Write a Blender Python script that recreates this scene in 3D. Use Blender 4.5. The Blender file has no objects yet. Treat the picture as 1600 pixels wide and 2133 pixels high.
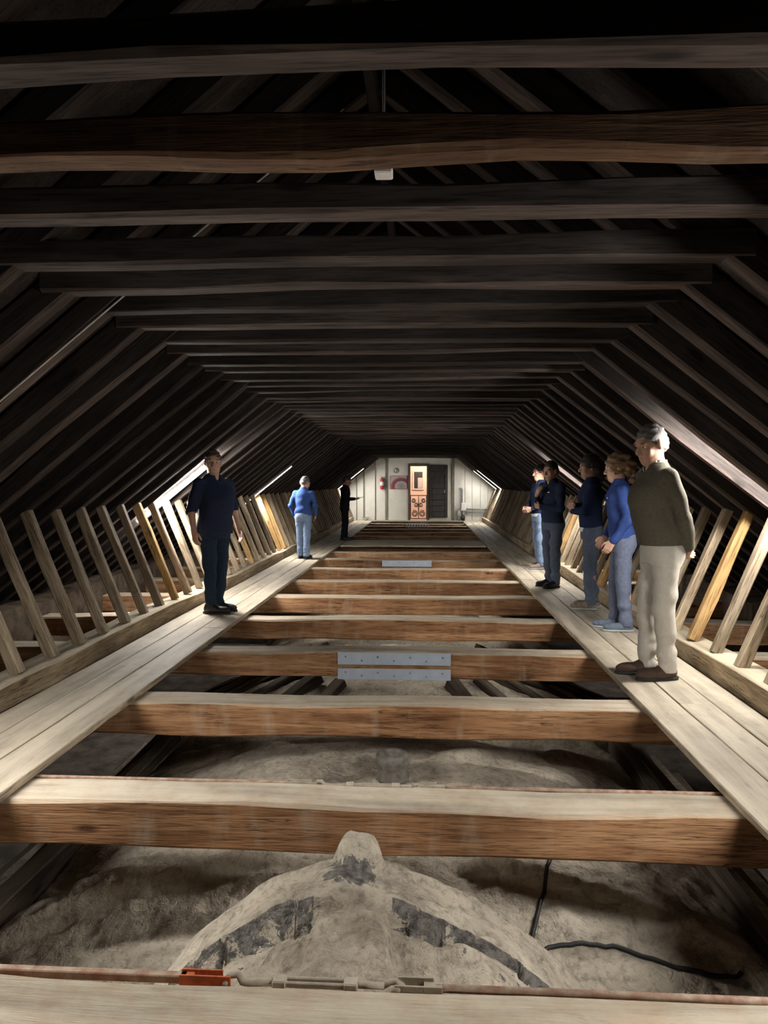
import bpy, bmesh, math, random
import numpy as np
from mathutils import Vector, Matrix, Euler

PI = math.pi
S = bpy.context.scene
C = S.collection
# ------------------------------------------------------------------ camera, world, exposure
F = 1479.0
cam_d = bpy.data.cameras.new('camera')
cam_d.sensor_fit = 'VERTICAL'
cam_d.sensor_height = 36.0
cam_d.lens = 36.0 * F / 2133.0
cam_d.clip_start = 0.05
cam = bpy.data.objects.new('camera', cam_d)
C.objects.link(cam)
cam.location = (0.27, 0.0, 1.42)
cam.rotation_euler = (math.radians(90) - math.atan(62 / F), 0, math.atan(85 / F))
S.camera = cam

W = bpy.data.worlds.new('world')
S.world = W
W.use_nodes = True
W.node_tree.nodes['Background'].inputs[0].default_value = (0.5, 0.6, 0.8, 1)
W.node_tree.nodes['Background'].inputs[1].default_value = 0.0
S.view_settings.view_transform = 'Standard'
S.view_settings.look = 'None'
S.view_settings.gamma = 1.0
S.view_settings.use_curve_mapping = False
S.view_settings.exposure = 2.6
S.cycles.max_bounces = 5
S.cycles.diffuse_bounces = 3
S.cycles.glossy_bounces = 1
S.cycles.use_adaptive_sampling = True
S.cycles.adaptive_threshold = 0.07
S.cycles.adaptive_min_samples = 20
# LED battens of the attic: (side, truss index, y offset, mount, strength)
LED_COL = (1.0, 0.965, 0.92)

# ------------------------------------------------------------------ helpers
def rnd(seed): return random.Random(seed)

def link(name, data, parent=None):
    o = bpy.data.objects.new(name, data)
    C.objects.link(o)
    if parent is not None: o.parent = parent
    return o

def tag(o, label=None, cat=None, group=None, kind=None):
    if label: o['label'] = label
    if cat: o['category'] = cat
    if group: o['group'] = group
    if kind: o['kind'] = kind
    return o

def empty(name, loc=(0, 0, 0), rz=0.0):
    o = link(name, None)
    o.empty_display_size = 0.1
    o.location = loc
    o.rotation_euler = (0, 0, rz)
    return o

def mesh_from(name, verts, faces, mat=None, smooth=False):
    me = bpy.data.meshes.new(name)
    me.from_pydata([tuple(v) for v in verts], [], [tuple(f) for f in faces])
    me.update()
    if mat is not None: me.materials.append(mat)
    if smooth: me.polygons.foreach_set('use_smooth', [True] * len(me.polygons))
    return me

class MB:
    """collects boxes, tubes and lathes into one mesh"""
    def __init__(s): s.v = []; s.f = []; s.sm = []
    def add(s, v, f, smooth=False):
        n = len(s.v); s.v += [tuple(x) for x in v]; s.f += [tuple(i + n for i in q) for q in f]; s.sm += [smooth] * len(f)
        return s
    def box(s, x0, x1, y0, y1, z0, z1, b=0.0, M=None):
        if b <= 0:
            v = [(x, y, z) for x in (x0, x1) for y in (y0, y1) for z in (z0, z1)]
            f = [(0, 1, 3, 2), (4, 6, 7, 5), (0, 4, 5, 1), (2, 3, 7, 6), (0, 2, 6, 4), (1, 5, 7, 3)]
        else:
            bm = bmesh.new()
            bmesh.ops.create_cube(bm, size=1)
            for q in bm.verts: q.co = Vector(((x0 + x1) / 2 + q.co.x * (x1 - x0), (y0 + y1) / 2 + q.co.y * (y1 - y0), (z0 + z1) / 2 + q.co.z * (z1 - z0)))
            bmesh.ops.bevel(bm, geom=bm.edges[:], offset=b, segments=1, affect='EDGES')
            bm.verts.index_update()
            v = [q.co.copy() for q in bm.verts]; f = [[q.index for q in fc.verts] for fc in bm.faces]; bm.free()
        if M is not None: v = [M @ Vector(q) for q in v]
        return s.add(v, f)
    def tube(s, pts, r, n=8, cap=True, closed=False):
        pts = [Vector(p) for p in pts]; m = len(pts)
        rr = r if isinstance(r, (list, tuple)) else [r] * m
        v = []; f = []; prev = None
        for i, p in enumerate(pts):
            if closed: t = (pts[(i + 1) % m] - pts[i - 1])
            else: t = pts[min(i + 1, m - 1)] - pts[max(i - 1, 0)]
            t.normalize()
            if prev is None:
                a = Vector((0, 0, 1)) if abs(t.z) < 0.9 else Vector((1, 0, 0))
                prev = a
            b1 = prev - t * prev.dot(t); b1.normalize(); prev = b1
            b2 = t.cross(b1)
            for k in range(n):
                a = 2 * PI * k / n
                v.append(p + (b1 * math.cos(a) + b2 * math.sin(a)) * rr[i])
        L = m if closed else m - 1
        for i in range(L):
            j = (i + 1) % m
            for k in range(n):
                l = (k + 1) % n
                f.append((i * n + k, i * n + l, j * n + l, j * n + k))
        if cap and not closed:
            f.append(tuple(range(n - 1, -1, -1))); f.append(tuple((m - 1) * n + k for k in range(n)))
        return s.add(v, f, True)
    def lathe(s, prof, n=20, M=None):
        v = []; f = []; m = len(prof)
        for r, z in prof:
            for k in range(n):
                a = 2 * PI * k / n; v.append((r * math.cos(a), r * math.sin(a), z))
        for i in range(m - 1):
            for k in range(n):
                l = (k + 1) % n
                f.append((i * n + k, i * n + l, (i + 1) * n + l, (i + 1) * n + k))
        f.append(tuple(range(n - 1, -1, -1))); f.append(tuple((m - 1) * n + k for k in range(n)))
        if M is not None: v = [M @ Vector(q) for q in v]
        return s.add(v, f, True)
    def build(s, name, mat, parent=None):
        me = bpy.data.meshes.new(name)
        me.from_pydata(s.v, [], s.f); me.update()
        me.materials.append(mat)
        me.polygons.foreach_set('use_smooth', s.sm)
        return link(name, me, parent)

def beam_mesh(name, L, w, h, mat, nseg=4, wob=0.006, ch=0.012, seed=0, under_mat=None):
    """squared timber with chamfered arrises, local X = length from 0 to L, centred on y and z, gently uneven"""
    r = rnd(seed)
    ph = [r.uniform(0, 6.28) for _ in range(12)]
    fr = [r.uniform(0.7, 2.6) for _ in range(12)]
    V = []; Fc = []
    for i in range(nseg + 1):
        x = L * i / nseg
        oy = wob * (math.sin(fr[0] * x + ph[0]) + .5 * math.sin(3.1 * fr[1] * x + ph[1]))
        oz = wob * (math.sin(fr[2] * x + ph[2]) + .5 * math.sin(3.3 * fr[3] * x + ph[3]))
        ww = w / 2 * (1 + .5 * wob / w * 8 * math.sin(fr[4] * x * 1.7 + ph[4]) * .5)
        hh = h / 2 * (1 + .5 * wob / h * 8 * math.sin(fr[5] * x * 1.7 + ph[5]) * .5)
        c = [ch * (0.6 + 0.5 * math.sin(fr[6 + q] * x * 2.5 + ph[6 + q])) + .003 for q in range(4)]
        V += [(x, oy + ww - c[0], oz + hh), (x, oy - ww + c[1], oz + hh), (x, oy - ww, oz + hh - c[1]), (x, oy - ww, oz - hh + c[2]),
              (x, oy - ww + c[2], oz - hh), (x, oy + ww - c[3], oz - hh), (x, oy + ww, oz - hh + c[3]), (x, oy + ww, oz + hh - c[0])]
    for i in range(nseg):
        for k in range(8):
            l = (k + 1) % 8
            Fc.append((i * 8 + k, i * 8 + l, i * 8 + 8 + l, i * 8 + 8 + k))
    Fc.append((7, 6, 5, 4, 3, 2, 1, 0)); Fc.append(tuple(nseg * 8 + k for k in range(8)))
    me = mesh_from(name, V, Fc, mat)
    if under_mat is not None:        # underside gets a paler material than the sides
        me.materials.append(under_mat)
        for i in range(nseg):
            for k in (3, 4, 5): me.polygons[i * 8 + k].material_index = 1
    return me

def frame_to(p0, p1, up=(0, 0, 1)):
    p0 = Vector(p0); x = (Vector(p1) - p0).normalized()
    u = Vector(up); z = (u - x * u.dot(x)).normalized(); y = z.cross(x)
    M = Matrix((x, y, z)).transposed().to_4x4(); M.translation = p0
    return M

# ------------------------------------------------------------------ materials
def new_mat(name):
    m = bpy.data.materials.new(name); m.use_nodes = True
    nt = m.node_tree; b = nt.nodes['Principled BSDF']
    return m, nt, b

def nd(nt, t, **kw):
    n = nt.nodes.new(t)
    for k, v in kw.items():
        if k.startswith('i_'):
            key = k[2:]
            n.inputs[int(key) if key.isdigit() else key.replace('_', ' ')].default_value = v
        else: setattr(n, k, v)
    return n

def ramp(nt, fac, stops):
    r = nt.nodes.new('ShaderNodeValToRGB')
    e = r.color_ramp.elements
    e[0].position, e[0].color = stops[0][0], (*stops[0][1], 1)
    e[1].position, e[1].color = stops[-1][0], (*stops[-1][1], 1)
    for p, c in stops[1:-1]:
        q = e.new(p); q.color = (*c, 1)
    nt.links.new(fac, r.inputs[0])
    return r.outputs[0]

def mixc(nt, fac, a, b):
    m = nt.nodes.new('ShaderNodeMix'); m.data_type = 'RGBA'
    L = nt.links.new
    if isinstance(fac, (int, float)): m.inputs[0].default_value = fac
    else: L(fac, m.inputs[0])
    for v, s in ((a, 6), (b, 7)):
        if isinstance(v, tuple): m.inputs[s].default_value = (*v, 1)
        else: L(v, m.inputs[s])
    return m.outputs[2]

def mathn(nt, op, a, b=None, clamp=False):
    m = nt.nodes.new('ShaderNodeMath'); m.operation = op; m.use_clamp = clamp
    for i, v in enumerate((a, b)):
        if v is None: continue
        if isinstance(v, (int, float)): m.inputs[i].default_value = v
        else: nt.links.new(v, m.inputs[i])
    return m.outputs[0]

def obj_coords(nt, scale):
    """object coordinates shifted by the object's random number, then scaled"""
    tc = nt.nodes.new('ShaderNodeTexCoord'); oi = nt.nodes.new('ShaderNodeObjectInfo')
    mul = mathn(nt, 'MULTIPLY', oi.outputs['Random'], 37.0)
    cx = nt.nodes.new('ShaderNodeCombineXYZ')
    for i in range(3): nt.links.new(mul, cx.inputs[i])
    ad = nt.nodes.new('ShaderNodeVectorMath'); ad.operation = 'ADD'
    nt.links.new(tc.outputs['Object'], ad.inputs[0]); nt.links.new(cx.outputs[0], ad.inputs[1])
    mp = nt.nodes.new('ShaderNodeMapping'); mp.inputs['Scale'].default_value = scale
    nt.links.new(ad.outputs[0], mp.inputs['Vector'])
    return mp.outputs[0], oi.outputs['Random'], tc, ad.outputs[0]

def wood(name, dark, mid, light, dust=0.0, dust_col=(.50, .44, .34), rough=.85, grain=1.0, bump=.4, vary=.25, knots=True, stain=0.0, fine=True):
    m, nt, b = new_mat(name); L = nt.links.new
    vec, rand, tc, base = obj_coords(nt, (1.1, 13 * grain, 13 * grain))
    n1 = nd(nt, 'ShaderNodeTexNoise', i_Scale=1.0, i_Detail=4.0, i_Roughness=.6, i_Distortion=.6); L(vec, n1.inputs['Vector'])
    col = ramp(nt, n1.outputs[0], [(.28, dark), (.5, mid), (.72, light)])
    # fine fibres and checks
    mp2 = nd(nt, 'ShaderNodeMapping'); mp2.inputs['Scale'].default_value = (5.0, 95 * grain, 95 * grain); L(base, mp2.inputs['Vector'])
    n2 = nd(nt, 'ShaderNodeTexNoise', i_Scale=1.0, i_Detail=3.0 if fine else 2.0, i_Roughness=.7); L(mp2.outputs[0], n2.inputs['Vector'])
    f2 = ramp(nt, n2.outputs[0], [(.34, (.30, .27, .25)), (.47, (.92, .92, .92)), (.62, (1.15, 1.15, 1.15))])
    mul = nd(nt, 'ShaderNodeMix', data_type='RGBA', blend_type='MULTIPLY'); mul.inputs[0].default_value = .75
    L(col, mul.inputs[6]); L(f2, mul.inputs[7]); col = mul.outputs[2]
    if fine:
        # long drying cracks
        mpc = nd(nt, 'ShaderNodeMapping'); mpc.inputs['Scale'].default_value = (1.3, 26 * grain, 26 * grain); L(base, mpc.inputs['Vector'])
        nc = nd(nt, 'ShaderNodeTexNoise', i_Scale=1.0, i_Detail=4.0, i_Roughness=.55, i_Distortion=.8); L(mpc.outputs[0], nc.inputs['Vector'])
        cr = ramp(nt, mathn(nt, 'ABSOLUTE', mathn(nt, 'SUBTRACT', nc.outputs[0], .5)), [(.004, (.28, .25, .23)), (.016, (1, 1, 1))])
        gate = nd(nt, 'ShaderNodeTexNoise', i_Scale=2.3, i_Detail=2.0); L(base, gate.inputs['Vector'])
        gf = ramp(nt, gate.outputs[0], [(.48, (0, 0, 0)), (.6, (1, 1, 1))])
        crk = mixc(nt, gf, (1.0, 1.0, 1.0), cr)
        mulc = nd(nt, 'ShaderNodeMix', data_type='RGBA', blend_type='MULTIPLY'); mulc.inputs[0].default_value = .9
        L(col, mulc.inputs[6]); L(crk, mulc.inputs[7]); col = mulc.outputs[2]
    # big tonal patches
    n3 = nd(nt, 'ShaderNodeTexNoise', i_Scale=1.6, i_Detail=3.0); L(base, n3.inputs['Vector'])
    f3 = ramp(nt, n3.outputs[0], [(.35, (.62, .58, .55)), (.65, (1.12, 1.1, 1.08))])
    mul3 = nd(nt, 'ShaderNodeMix', data_type='RGBA', blend_type='MULTIPLY'); mul3.inputs[0].default_value = .8
    L(col, mul3.inputs[6]); L(f3, mul3.inputs[7]); col = mul3.outputs[2]
    if knots:
        mp4 = nd(nt, 'ShaderNodeMapping'); mp4.inputs['Scale'].default_value = (1.6, 5.0, 5.0); L(base, mp4.inputs['Vector'])
        vo = nd(nt, 'ShaderNodeTexVoronoi', i_Scale=1.0); L(mp4.outputs[0], vo.inputs['Vector'])
        kf = ramp(nt, vo.outputs['Distance'], [(.05, (1, 1, 1)), (.13, (0, 0, 0))])
        col = mixc(nt, kf, col, tuple(c * .45 for c in dark))
    if stain > 0:
        mp5 = nd(nt, 'ShaderNodeMapping'); mp5.inputs['Scale'].default_value = (9, 3.0, 3.0); L(base, mp5.inputs['Vector'])
        n5 = nd(nt, 'ShaderNodeTexNoise', i_Scale=1.0, i_Detail=4.0); L(mp5.outputs[0], n5.inputs['Vector'])
        sf = ramp(nt, n5.outputs[0], [(.55, (0, 0, 0)), (.75, (stain, stain, stain))])
        col = mixc(nt, sf, col, dust_col)
    if vary > 0:
        hv = nd(nt, 'ShaderNodeHueSaturation'); 
        v = mathn(nt, 'MULTIPLY_ADD', rand, vary * 2); v.node.inputs[2].default_value = 1 - vary
        L(v, hv.inputs['Value']); L(col, hv.inputs['Color']); col = hv.outputs[0]
    if dust > 0:
        ge = nt.nodes.new('ShaderNodeNewGeometry'); sp = nt.nodes.new('ShaderNodeSeparateXYZ'); L(ge.outputs['True Normal'], sp.inputs[0])
        up = ramp(nt, sp.outputs[2], [(.45, (0, 0, 0)), (.85, (1, 1, 1))])
        n6 = nd(nt, 'ShaderNodeTexNoise', i_Scale=7.0, i_Detail=4.0, i_Roughness=.65); L(base, n6.inputs['Vector'])
        nf = ramp(nt, n6.outputs[0], [(.25, (.55, .55, .55)), (.6, (1, 1, 1))])
        fac = mathn(nt, 'MULTIPLY', up, nf); fac = mathn(nt, 'MULTIPLY', fac, dust, True)
        n7 = nd(nt, 'ShaderNodeTexNoise', i_Scale=1.0, i_Detail=3.0); L(vec, n7.inputs['Vector'])
        dc = ramp(nt, n7.outputs[0], [(.3, tuple(c * .62 for c in dust_col)), (.62, dust_col)])
        col = mixc(nt, fac, col, dc)
    L(col, b.inputs['Base Color'])
    b.inputs['Roughness'].default_value = rough
    b.inputs['Specular IOR Level'].default_value = .2
    if fine:
        bu = nd(nt, 'ShaderNodeBump', i_Strength=bump, i_Distance=.01)
        hsum = mathn(nt, 'ADD', n2.outputs[0], mathn(nt, 'MULTIPLY', crk, .8)); L(hsum, bu.inputs['Height']); L(bu.outputs[0], b.inputs['Normal'])
    return m

def plain(name, col, rough=.6, metal=0.0, noise=.0, nscale=20.0, bump=0.0, spec=.5, col2=None):
    m, nt, b = new_mat(name); L = nt.links.new
    b.inputs['Roughness'].default_value = rough; b.inputs['Metallic'].default_value = metal
    b.inputs['Specular IOR Level'].default_value = spec
    tc = nt.nodes.new('ShaderNodeTexCoord')
    n = nd(nt, 'ShaderNodeTexNoise', i_Scale=nscale, i_Detail=5.0, i_Roughness=.6); L(tc.outputs['Object'], n.inputs['Vector'])
    c2 = col2 if col2 else tuple(min(1, c * (1 + noise)) for c in col)
    c1 = col if col2 else tuple(c * (1 - noise) for c in col)
    L(ramp(nt, n.outputs[0], [(.33, c1), (.67, c2)]), b.inputs['Base Color'])
    if bump > 0:
        bu = nd(nt, 'ShaderNodeBump', i_Strength=bump, i_Distance=.01); L(n.outputs[0], bu.inputs['Height']); L(bu.outputs[0], b.inputs['Normal'])
    return m

def emit(name, col, strength):
    m, nt, b = new_mat(name)
    b.inputs['Base Color'].default_value = (.9, .9, .9, 1)
    b.inputs['Emission Color'].default_value = (*col, 1)
    b.inputs['Emission Strength'].default_value = strength
    return m

M_TIE = wood('tie_timber', (.17, .080, .036), (.36, .19, .092), (.50, .30, .16), dust=1.0, dust_col=(.60, .53, .41), stain=.22, vary=.12, bump=.5)
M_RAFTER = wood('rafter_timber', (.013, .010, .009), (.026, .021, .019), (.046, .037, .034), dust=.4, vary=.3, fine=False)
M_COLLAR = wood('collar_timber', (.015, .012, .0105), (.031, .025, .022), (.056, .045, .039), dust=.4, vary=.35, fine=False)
M_STRUT = wood('strut_timber', (.20, .15, .10), (.36, .29, .20), (.50, .42, .31), dust=.5, vary=.3)
M_STRUT_NEW_LIT = wood('strut_timber_new_lit', (.34, .20, .08), (.54, .34, .145), (.66, .46, .22), dust=.3, vary=.15)
M_PLATE = wood('plate_timber', (.20, .145, .09), (.36, .28, .18), (.50, .41, .28), dust=.9, dust_col=(.56, .49, .36), vary=.1)
M_PLANK = wood('walkway_board', (.26, .20, .13), (.40, .33, .235), (.52, .45, .33), dust=.8, dust_col=(.58, .52, .41), vary=.12, rough=.6, bump=.25, grain=.8)
M_UNDER = wood('paler_underside', (.034, .026, .023), (.064, .049, .043), (.108, .086, .076), vary=.4, fine=False)
M_BOARD = wood('roof_boarding', (.022, .017, .015), (.040, .032, .028), (.062, .050, .044), vary=.1, knots=False, fine=False)
M_VRIB = wood('old_black_timber', (.022, .016, .012), (.05, .037, .028), (.09, .07, .052), dust=.35, dust_col=(.3, .26, .2), vary=.3, fine=False)
M_STEEL = plain('galvanised_plate', (.46, .52, .60), .55, .1, .08, 9)
M_RUST = plain('rusty_iron', (.32, .17, .11), .85, .1, 0, 22, .4, .3, (.50, .40, .31))
M_DUSTY_IRON = plain('dusty_iron', (.36, .31, .24), .85, .1, 0, 25, .3, .3, (.50, .44, .35))
M_ORANGE = plain('red_lead_paint', (.52, .13, .045), .7, 0, .25, 40, .2)
M_HOSE = plain('black_rubber', (.012, .013, .014), .6, 0, .2, 30)
M_WHITE = plain('white_plastic', (.72, .70, .66), .5, 0, .05, 12)
M_WIRE = plain('pale_cable', (.50, .48, .44), .6, 0, .1, 12)
M_GREYM = plain('grey_metal', (.30, .31, .31), .5, .4, .1, 12)
M_DARKM = plain('dark_iron', (.03, .027, .025), .6, .3, .2, 20)
M_HOUSING = plain('batten_housing', (.75, .75, .73), .4, 0, .03, 8)

def vault_mat():
    m, nt, b = new_mat('vault_plaster'); L = nt.links.new
    tc = nt.nodes.new('ShaderNodeTexCoord'); co = tc.outputs['Object']
    n1 = nd(nt, 'ShaderNodeTexNoise', i_Scale=2.2, i_Detail=5.0, i_Roughness=.62); L(co, n1.inputs['Vector'])
    c = ramp(nt, n1.outputs[0], [(.28, (.28, .24, .19)), (.45, (.44, .39, .31)), (.66, (.58, .52, .42))])
    n2 = nd(nt, 'ShaderNodeTexNoise', i_Scale=28.0, i_Detail=3.0, i_Roughness=.7); L(co, n2.inputs['Vector'])
    f2 = ramp(nt, n2.outputs[0], [(.33, (.62, .60, .57)), (.5, (1, 1, 1))])
    mu = nd(nt, 'ShaderNodeMix', data_type='RGBA', blend_type='MULTIPLY'); mu.inputs[0].default_value = .8
    L(c, mu.inputs[6]); L(f2, mu.inputs[7])
    n3 = nd(nt, 'ShaderNodeTexNoise', i_Scale=1.3, i_Detail=5.0, i_Roughness=.7, i_Distortion=.5)
    mp = nd(nt, 'ShaderNodeMapping'); mp.inputs['Location'].default_value = (3.3, 1.7, 0); L(co, mp.inputs['Vector']); L(mp.outputs[0], n3.inputs['Vector'])
    st = ramp(nt, n3.outputs[0], [(.57, (0, 0, 0)), (.72, (.7, .7, .7))])
    col = mixc(nt, st, mu.outputs[2], (.075, .066, .058))
    # fine brush and trowel streaks, pitting
    n4 = nd(nt, 'ShaderNodeTexNoise', i_Scale=9.0, i_Detail=5.0, i_Roughness=.75, i_Distortion=1.2); L(co, n4.inputs['Vector'])
    f4 = ramp(nt, n4.outputs[0], [(.34, (.60, .57, .54)), (.48, (1, 1, 1)), (.7, (1.18, 1.17, 1.14))])
    m4 = nd(nt, 'ShaderNodeMix', data_type='RGBA', blend_type='MULTIPLY'); m4.inputs[0].default_value = .8; L(col, m4.inputs[6]); L(f4, m4.inputs[7]); col = m4.outputs[2]
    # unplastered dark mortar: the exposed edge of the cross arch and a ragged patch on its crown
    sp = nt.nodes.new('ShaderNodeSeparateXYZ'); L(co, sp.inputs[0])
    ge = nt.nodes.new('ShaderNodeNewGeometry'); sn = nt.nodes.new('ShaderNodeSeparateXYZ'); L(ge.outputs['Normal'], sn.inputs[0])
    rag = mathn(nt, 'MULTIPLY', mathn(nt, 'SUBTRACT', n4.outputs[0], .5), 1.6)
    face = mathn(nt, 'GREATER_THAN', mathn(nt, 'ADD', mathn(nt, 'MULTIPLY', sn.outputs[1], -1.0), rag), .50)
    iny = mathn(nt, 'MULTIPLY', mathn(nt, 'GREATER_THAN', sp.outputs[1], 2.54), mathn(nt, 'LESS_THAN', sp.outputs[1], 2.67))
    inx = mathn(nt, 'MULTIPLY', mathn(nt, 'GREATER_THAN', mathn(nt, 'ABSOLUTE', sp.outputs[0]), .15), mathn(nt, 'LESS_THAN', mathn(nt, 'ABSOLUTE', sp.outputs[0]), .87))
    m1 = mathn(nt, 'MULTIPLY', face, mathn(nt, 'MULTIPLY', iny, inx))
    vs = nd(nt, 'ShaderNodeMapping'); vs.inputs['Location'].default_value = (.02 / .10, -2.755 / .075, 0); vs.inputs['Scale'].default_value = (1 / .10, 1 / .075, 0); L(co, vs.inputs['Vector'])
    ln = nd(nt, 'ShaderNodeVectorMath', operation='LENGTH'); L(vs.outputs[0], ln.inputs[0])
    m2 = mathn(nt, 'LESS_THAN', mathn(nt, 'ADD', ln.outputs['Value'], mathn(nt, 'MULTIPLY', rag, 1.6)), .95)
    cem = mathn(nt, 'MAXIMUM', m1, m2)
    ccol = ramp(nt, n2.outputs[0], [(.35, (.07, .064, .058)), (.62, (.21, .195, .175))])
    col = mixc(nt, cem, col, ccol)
    L(col, b.inputs['Base Color']); b.inputs['Roughness'].default_value = .95; b.inputs['Specular IOR Level'].default_value = .1
    hs = mathn(nt, 'ADD', mathn(nt, 'ADD', n1.outputs[0], mathn(nt, 'MULTIPLY', n4.outputs[0], .8)), mathn(nt, 'MULTIPLY', n2.outputs[0], .35))
    bu = nd(nt, 'ShaderNodeBump', i_Strength=.9, i_Distance=.035); L(hs, bu.inputs['Height']); L(bu.outputs[0], b.inputs['Normal'])
    return m
M_VAULT = vault_mat()
M_RUBBLE = plain('rubble_masonry', (.055, .042, .032), .95, 0, 0, 6, .8, .1, (.15, .115, .085))
M_PIT = plain('dark_rubble', (.05, .043, .037), .95, 0, 0, 5, .8, .1, (.12, .10, .085))

# ------------------------------------------------------------------ large structure: roof, walls, floor
Y0, Y1 = -4.0, 26.6
EAVE_X, RIDGE_Z, SL = 4.34, 3.46, 0.796          # underside line of the rafters: z = RIDGE_Z - SL*|x|
def under(x): return RIDGE_Z - SL * abs(x)
ROOF_T = 0.14                                     # rafter depth, boarding lies above
cz = math.sqrt(1 + SL * SL)
root = empty('ceiling'); tag(root, kind='structure', label='dark boarded roof slopes above the rafters')
for sgn in (-1, 1):
    off = (ROOF_T + .005) * cz
    mb = MB()
    x1 = EAVE_X + .35
    a = [(0, Y0, RIDGE_Z + off), (0, Y1 + .05, RIDGE_Z + off), (sgn * x1, Y1 + .05, RIDGE_Z + off - SL * x1), (sgn * x1, Y0, RIDGE_Z + off - SL * x1)]
    v = a + [(p[0], p[1], p[2] + .06) for p in a]
    mb.add(v, [(0, 1, 2, 3), (7, 6, 5, 4), (0, 4, 5, 1), (1, 5, 6, 2), (2, 6, 7, 3), (3, 7, 4, 0)])
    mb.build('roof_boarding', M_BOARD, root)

def wall_lumpy(name, x0, x1, seed):
    """low rubble wall at the eaves, uneven top"""
    r = rnd(seed); n = 60; V = []; Fc = []
    for i in range(n + 1):
        y = Y0 + (Y1 - Y0) * i / n
        t = .10 + r.uniform(-.06, .08); dx = r.uniform(-.05, .05)
        V += [(x0 + dx, y, -1.75), (x0 + dx, y, t), (x1, y, t + .05), (x1, y, -1.75)]
    for i in range(n):
        for k in range(3): Fc.append((i * 4 + k, i * 4 + k + 1, i * 4 + 5 + k, i * 4 + 4 + k))
    o = link(name, mesh_from(name, V, Fc, M_RUBBLE)); tag(o, kind='structure'); return o
wall_lumpy('wall_left', -3.95, -4.6, 3); wall_lumpy('wall_right', 3.95, 4.6, 4)
o = MB().box(-4.7, 4.7, Y0 - .2, Y0, -1.8, 3.9).build('wall_front', M_RUBBLE); tag(o, kind='structure')
o = MB().box(-4.7, 4.7, Y0, Y1 + .1, -1.85, -1.75).build('floor', M_PIT); tag(o, kind='structure')

# plaster vault seen from above between the tie beams
def vnoise(x, y, s=0.0):
    return (math.sin(5.1 * x + 2.3 * y + s) + math.sin(3.7 * y - 4.4 * x + 1.3 + s) + .6 * math.sin(9.3 * x + 7.1 * y + s) + .5 * math.sin(13 * y - 11 * x + s)
            + .35 * math.sin(23 * x + 5 * y + s) + .35 * math.sin(27 * y - 8 * x + s))
def sm(a, b, x):
    t = min(1, max(0, (x - a) / (b - a))); return t * t * (3 - 2 * t)
def vault_z(x, y):
    ax = abs(x)
    q = max(0.0, 1 - (ax / 2.25) ** 2)
    z = -1.32 + .86 * math.sqrt(q)
    # sail vault bays 3.1 m long with a valley between them
    ph = (y - 4.55) / 3.1; w = ph - round(ph)
    z -= .34 * (2 * abs(w)) ** 2.2 * (1 - .55 * sm(.9, 2.1, ax))
    # diagonal ribs of the bay
    yy = abs(w) * 3.1
    for d0 in (0.0,):
        dist = abs(yy * .80 - ax * .60)
        z += .04 * (1 - sm(.05, .10, dist)) * sm(.25, .5, ax) * (y > 4.3)
    rc = 3.40 + .32 * (1 - (ax / 1.75) ** 2)      # proud rib curving across the near bay
    if ax > .35: z += .115 * (1 - sm(.055, .085, abs(y - rc))) * sm(.35, .7, ax)
    if ax > 2.2: z -= (ax - 2.2) * 3.0
    z += .008 * vnoise(x, y) + .004 * vnoise(3.1 * y, 2.7 * x, 5) + .0022 * vnoise(8 * x + y, 7 * y, 9)
    if y < 3.25:
        # cross arch standing in front of the first free tie beam, with a stubby crown and a pier towards the viewer
        arch = -.16 - (.70 if x < 0 else .57) * x * x
        ye = 2.61 + .004 * vnoise(3.2 * x, .3) + .0015 * math.sin(41 * x)
        rib = sm(ye, ye + .022, y) * (1 - sm(2.90, 2.98, y))
        front = 1 - sm(ye, ye + .022, y)
        web = arch - (.095 - .04 * sm(-.1, .3, x)) - .30 * (2.61 - min(y, 2.61)) - .03 * math.sin(6 * ax)
        zz = -9.0
        if rib > 0: zz = max(zz, arch * rib + (1 - rib) * (-1.6) + .008 * vnoise(x, y, 2) + .004 * vnoise(4 * x, 4 * y, 2) + .02 * (math.sin(9 * x + 1) * .3))
        if front > .001: zz = max(zz, (web * front + (1 - front) * zz if zz > -8 else web) + .008 * vnoise(x, y, 4) + .004 * vnoise(4 * x, 3 * y, 6))
        # pier / ridge rib
        if y < 2.97:
            hw = .105 + .09 * (2.95 - y)
            crest = -.195 - .10 * (2.7 - y) if y < 2.70 else -.195 + .13 * sm(2.70, 2.90, y)
            pz = crest + .010 * vnoise(x * 1.3, y * 1.3, 7) + .005 * vnoise(5 * x, 5 * y, 8) - .10 * (abs(x) / hw) ** 4 * (.3 + 1.0 * sm(2.6, 2.8, y))
            k = 1 - sm(hw - .008, hw + .022, abs(x))
            if k > 0: zz = max(zz, zz + (pz - zz) * k) if zz > -8 else pz
        if zz > -8 and abs(x) < 1.45: z = max(z, zz)
    return z
def heightfield(name, x0, x1, y0, y1, step, mat, parent=None):
    nx = int((x1 - x0) / step); ny = int((y1 - y0) / step)
    V = []; Fc = []
    for j in range(ny + 1):
        y = y0 + (y1 - y0) * j / ny
        for i in range(nx + 1):
            x = x0 + (x1 - x0) * i / nx
            V.append((x, y, max(-1.74, vault_z(x, y))))
    for j in range(ny):
        for i in range(nx):
            a = j * (nx + 1) + i
            Fc.append((a, a + 1, a + nx + 2, a + nx + 1))
    me = mesh_from(name, V, Fc, mat, True)
    return link(name, me, parent)
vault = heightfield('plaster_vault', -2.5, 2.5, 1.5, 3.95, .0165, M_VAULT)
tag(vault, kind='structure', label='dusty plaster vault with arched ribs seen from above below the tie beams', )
heightfield('vault_web', -2.5, 2.5, 3.95, 12.0, .04, M_VAULT, vault)
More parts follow.
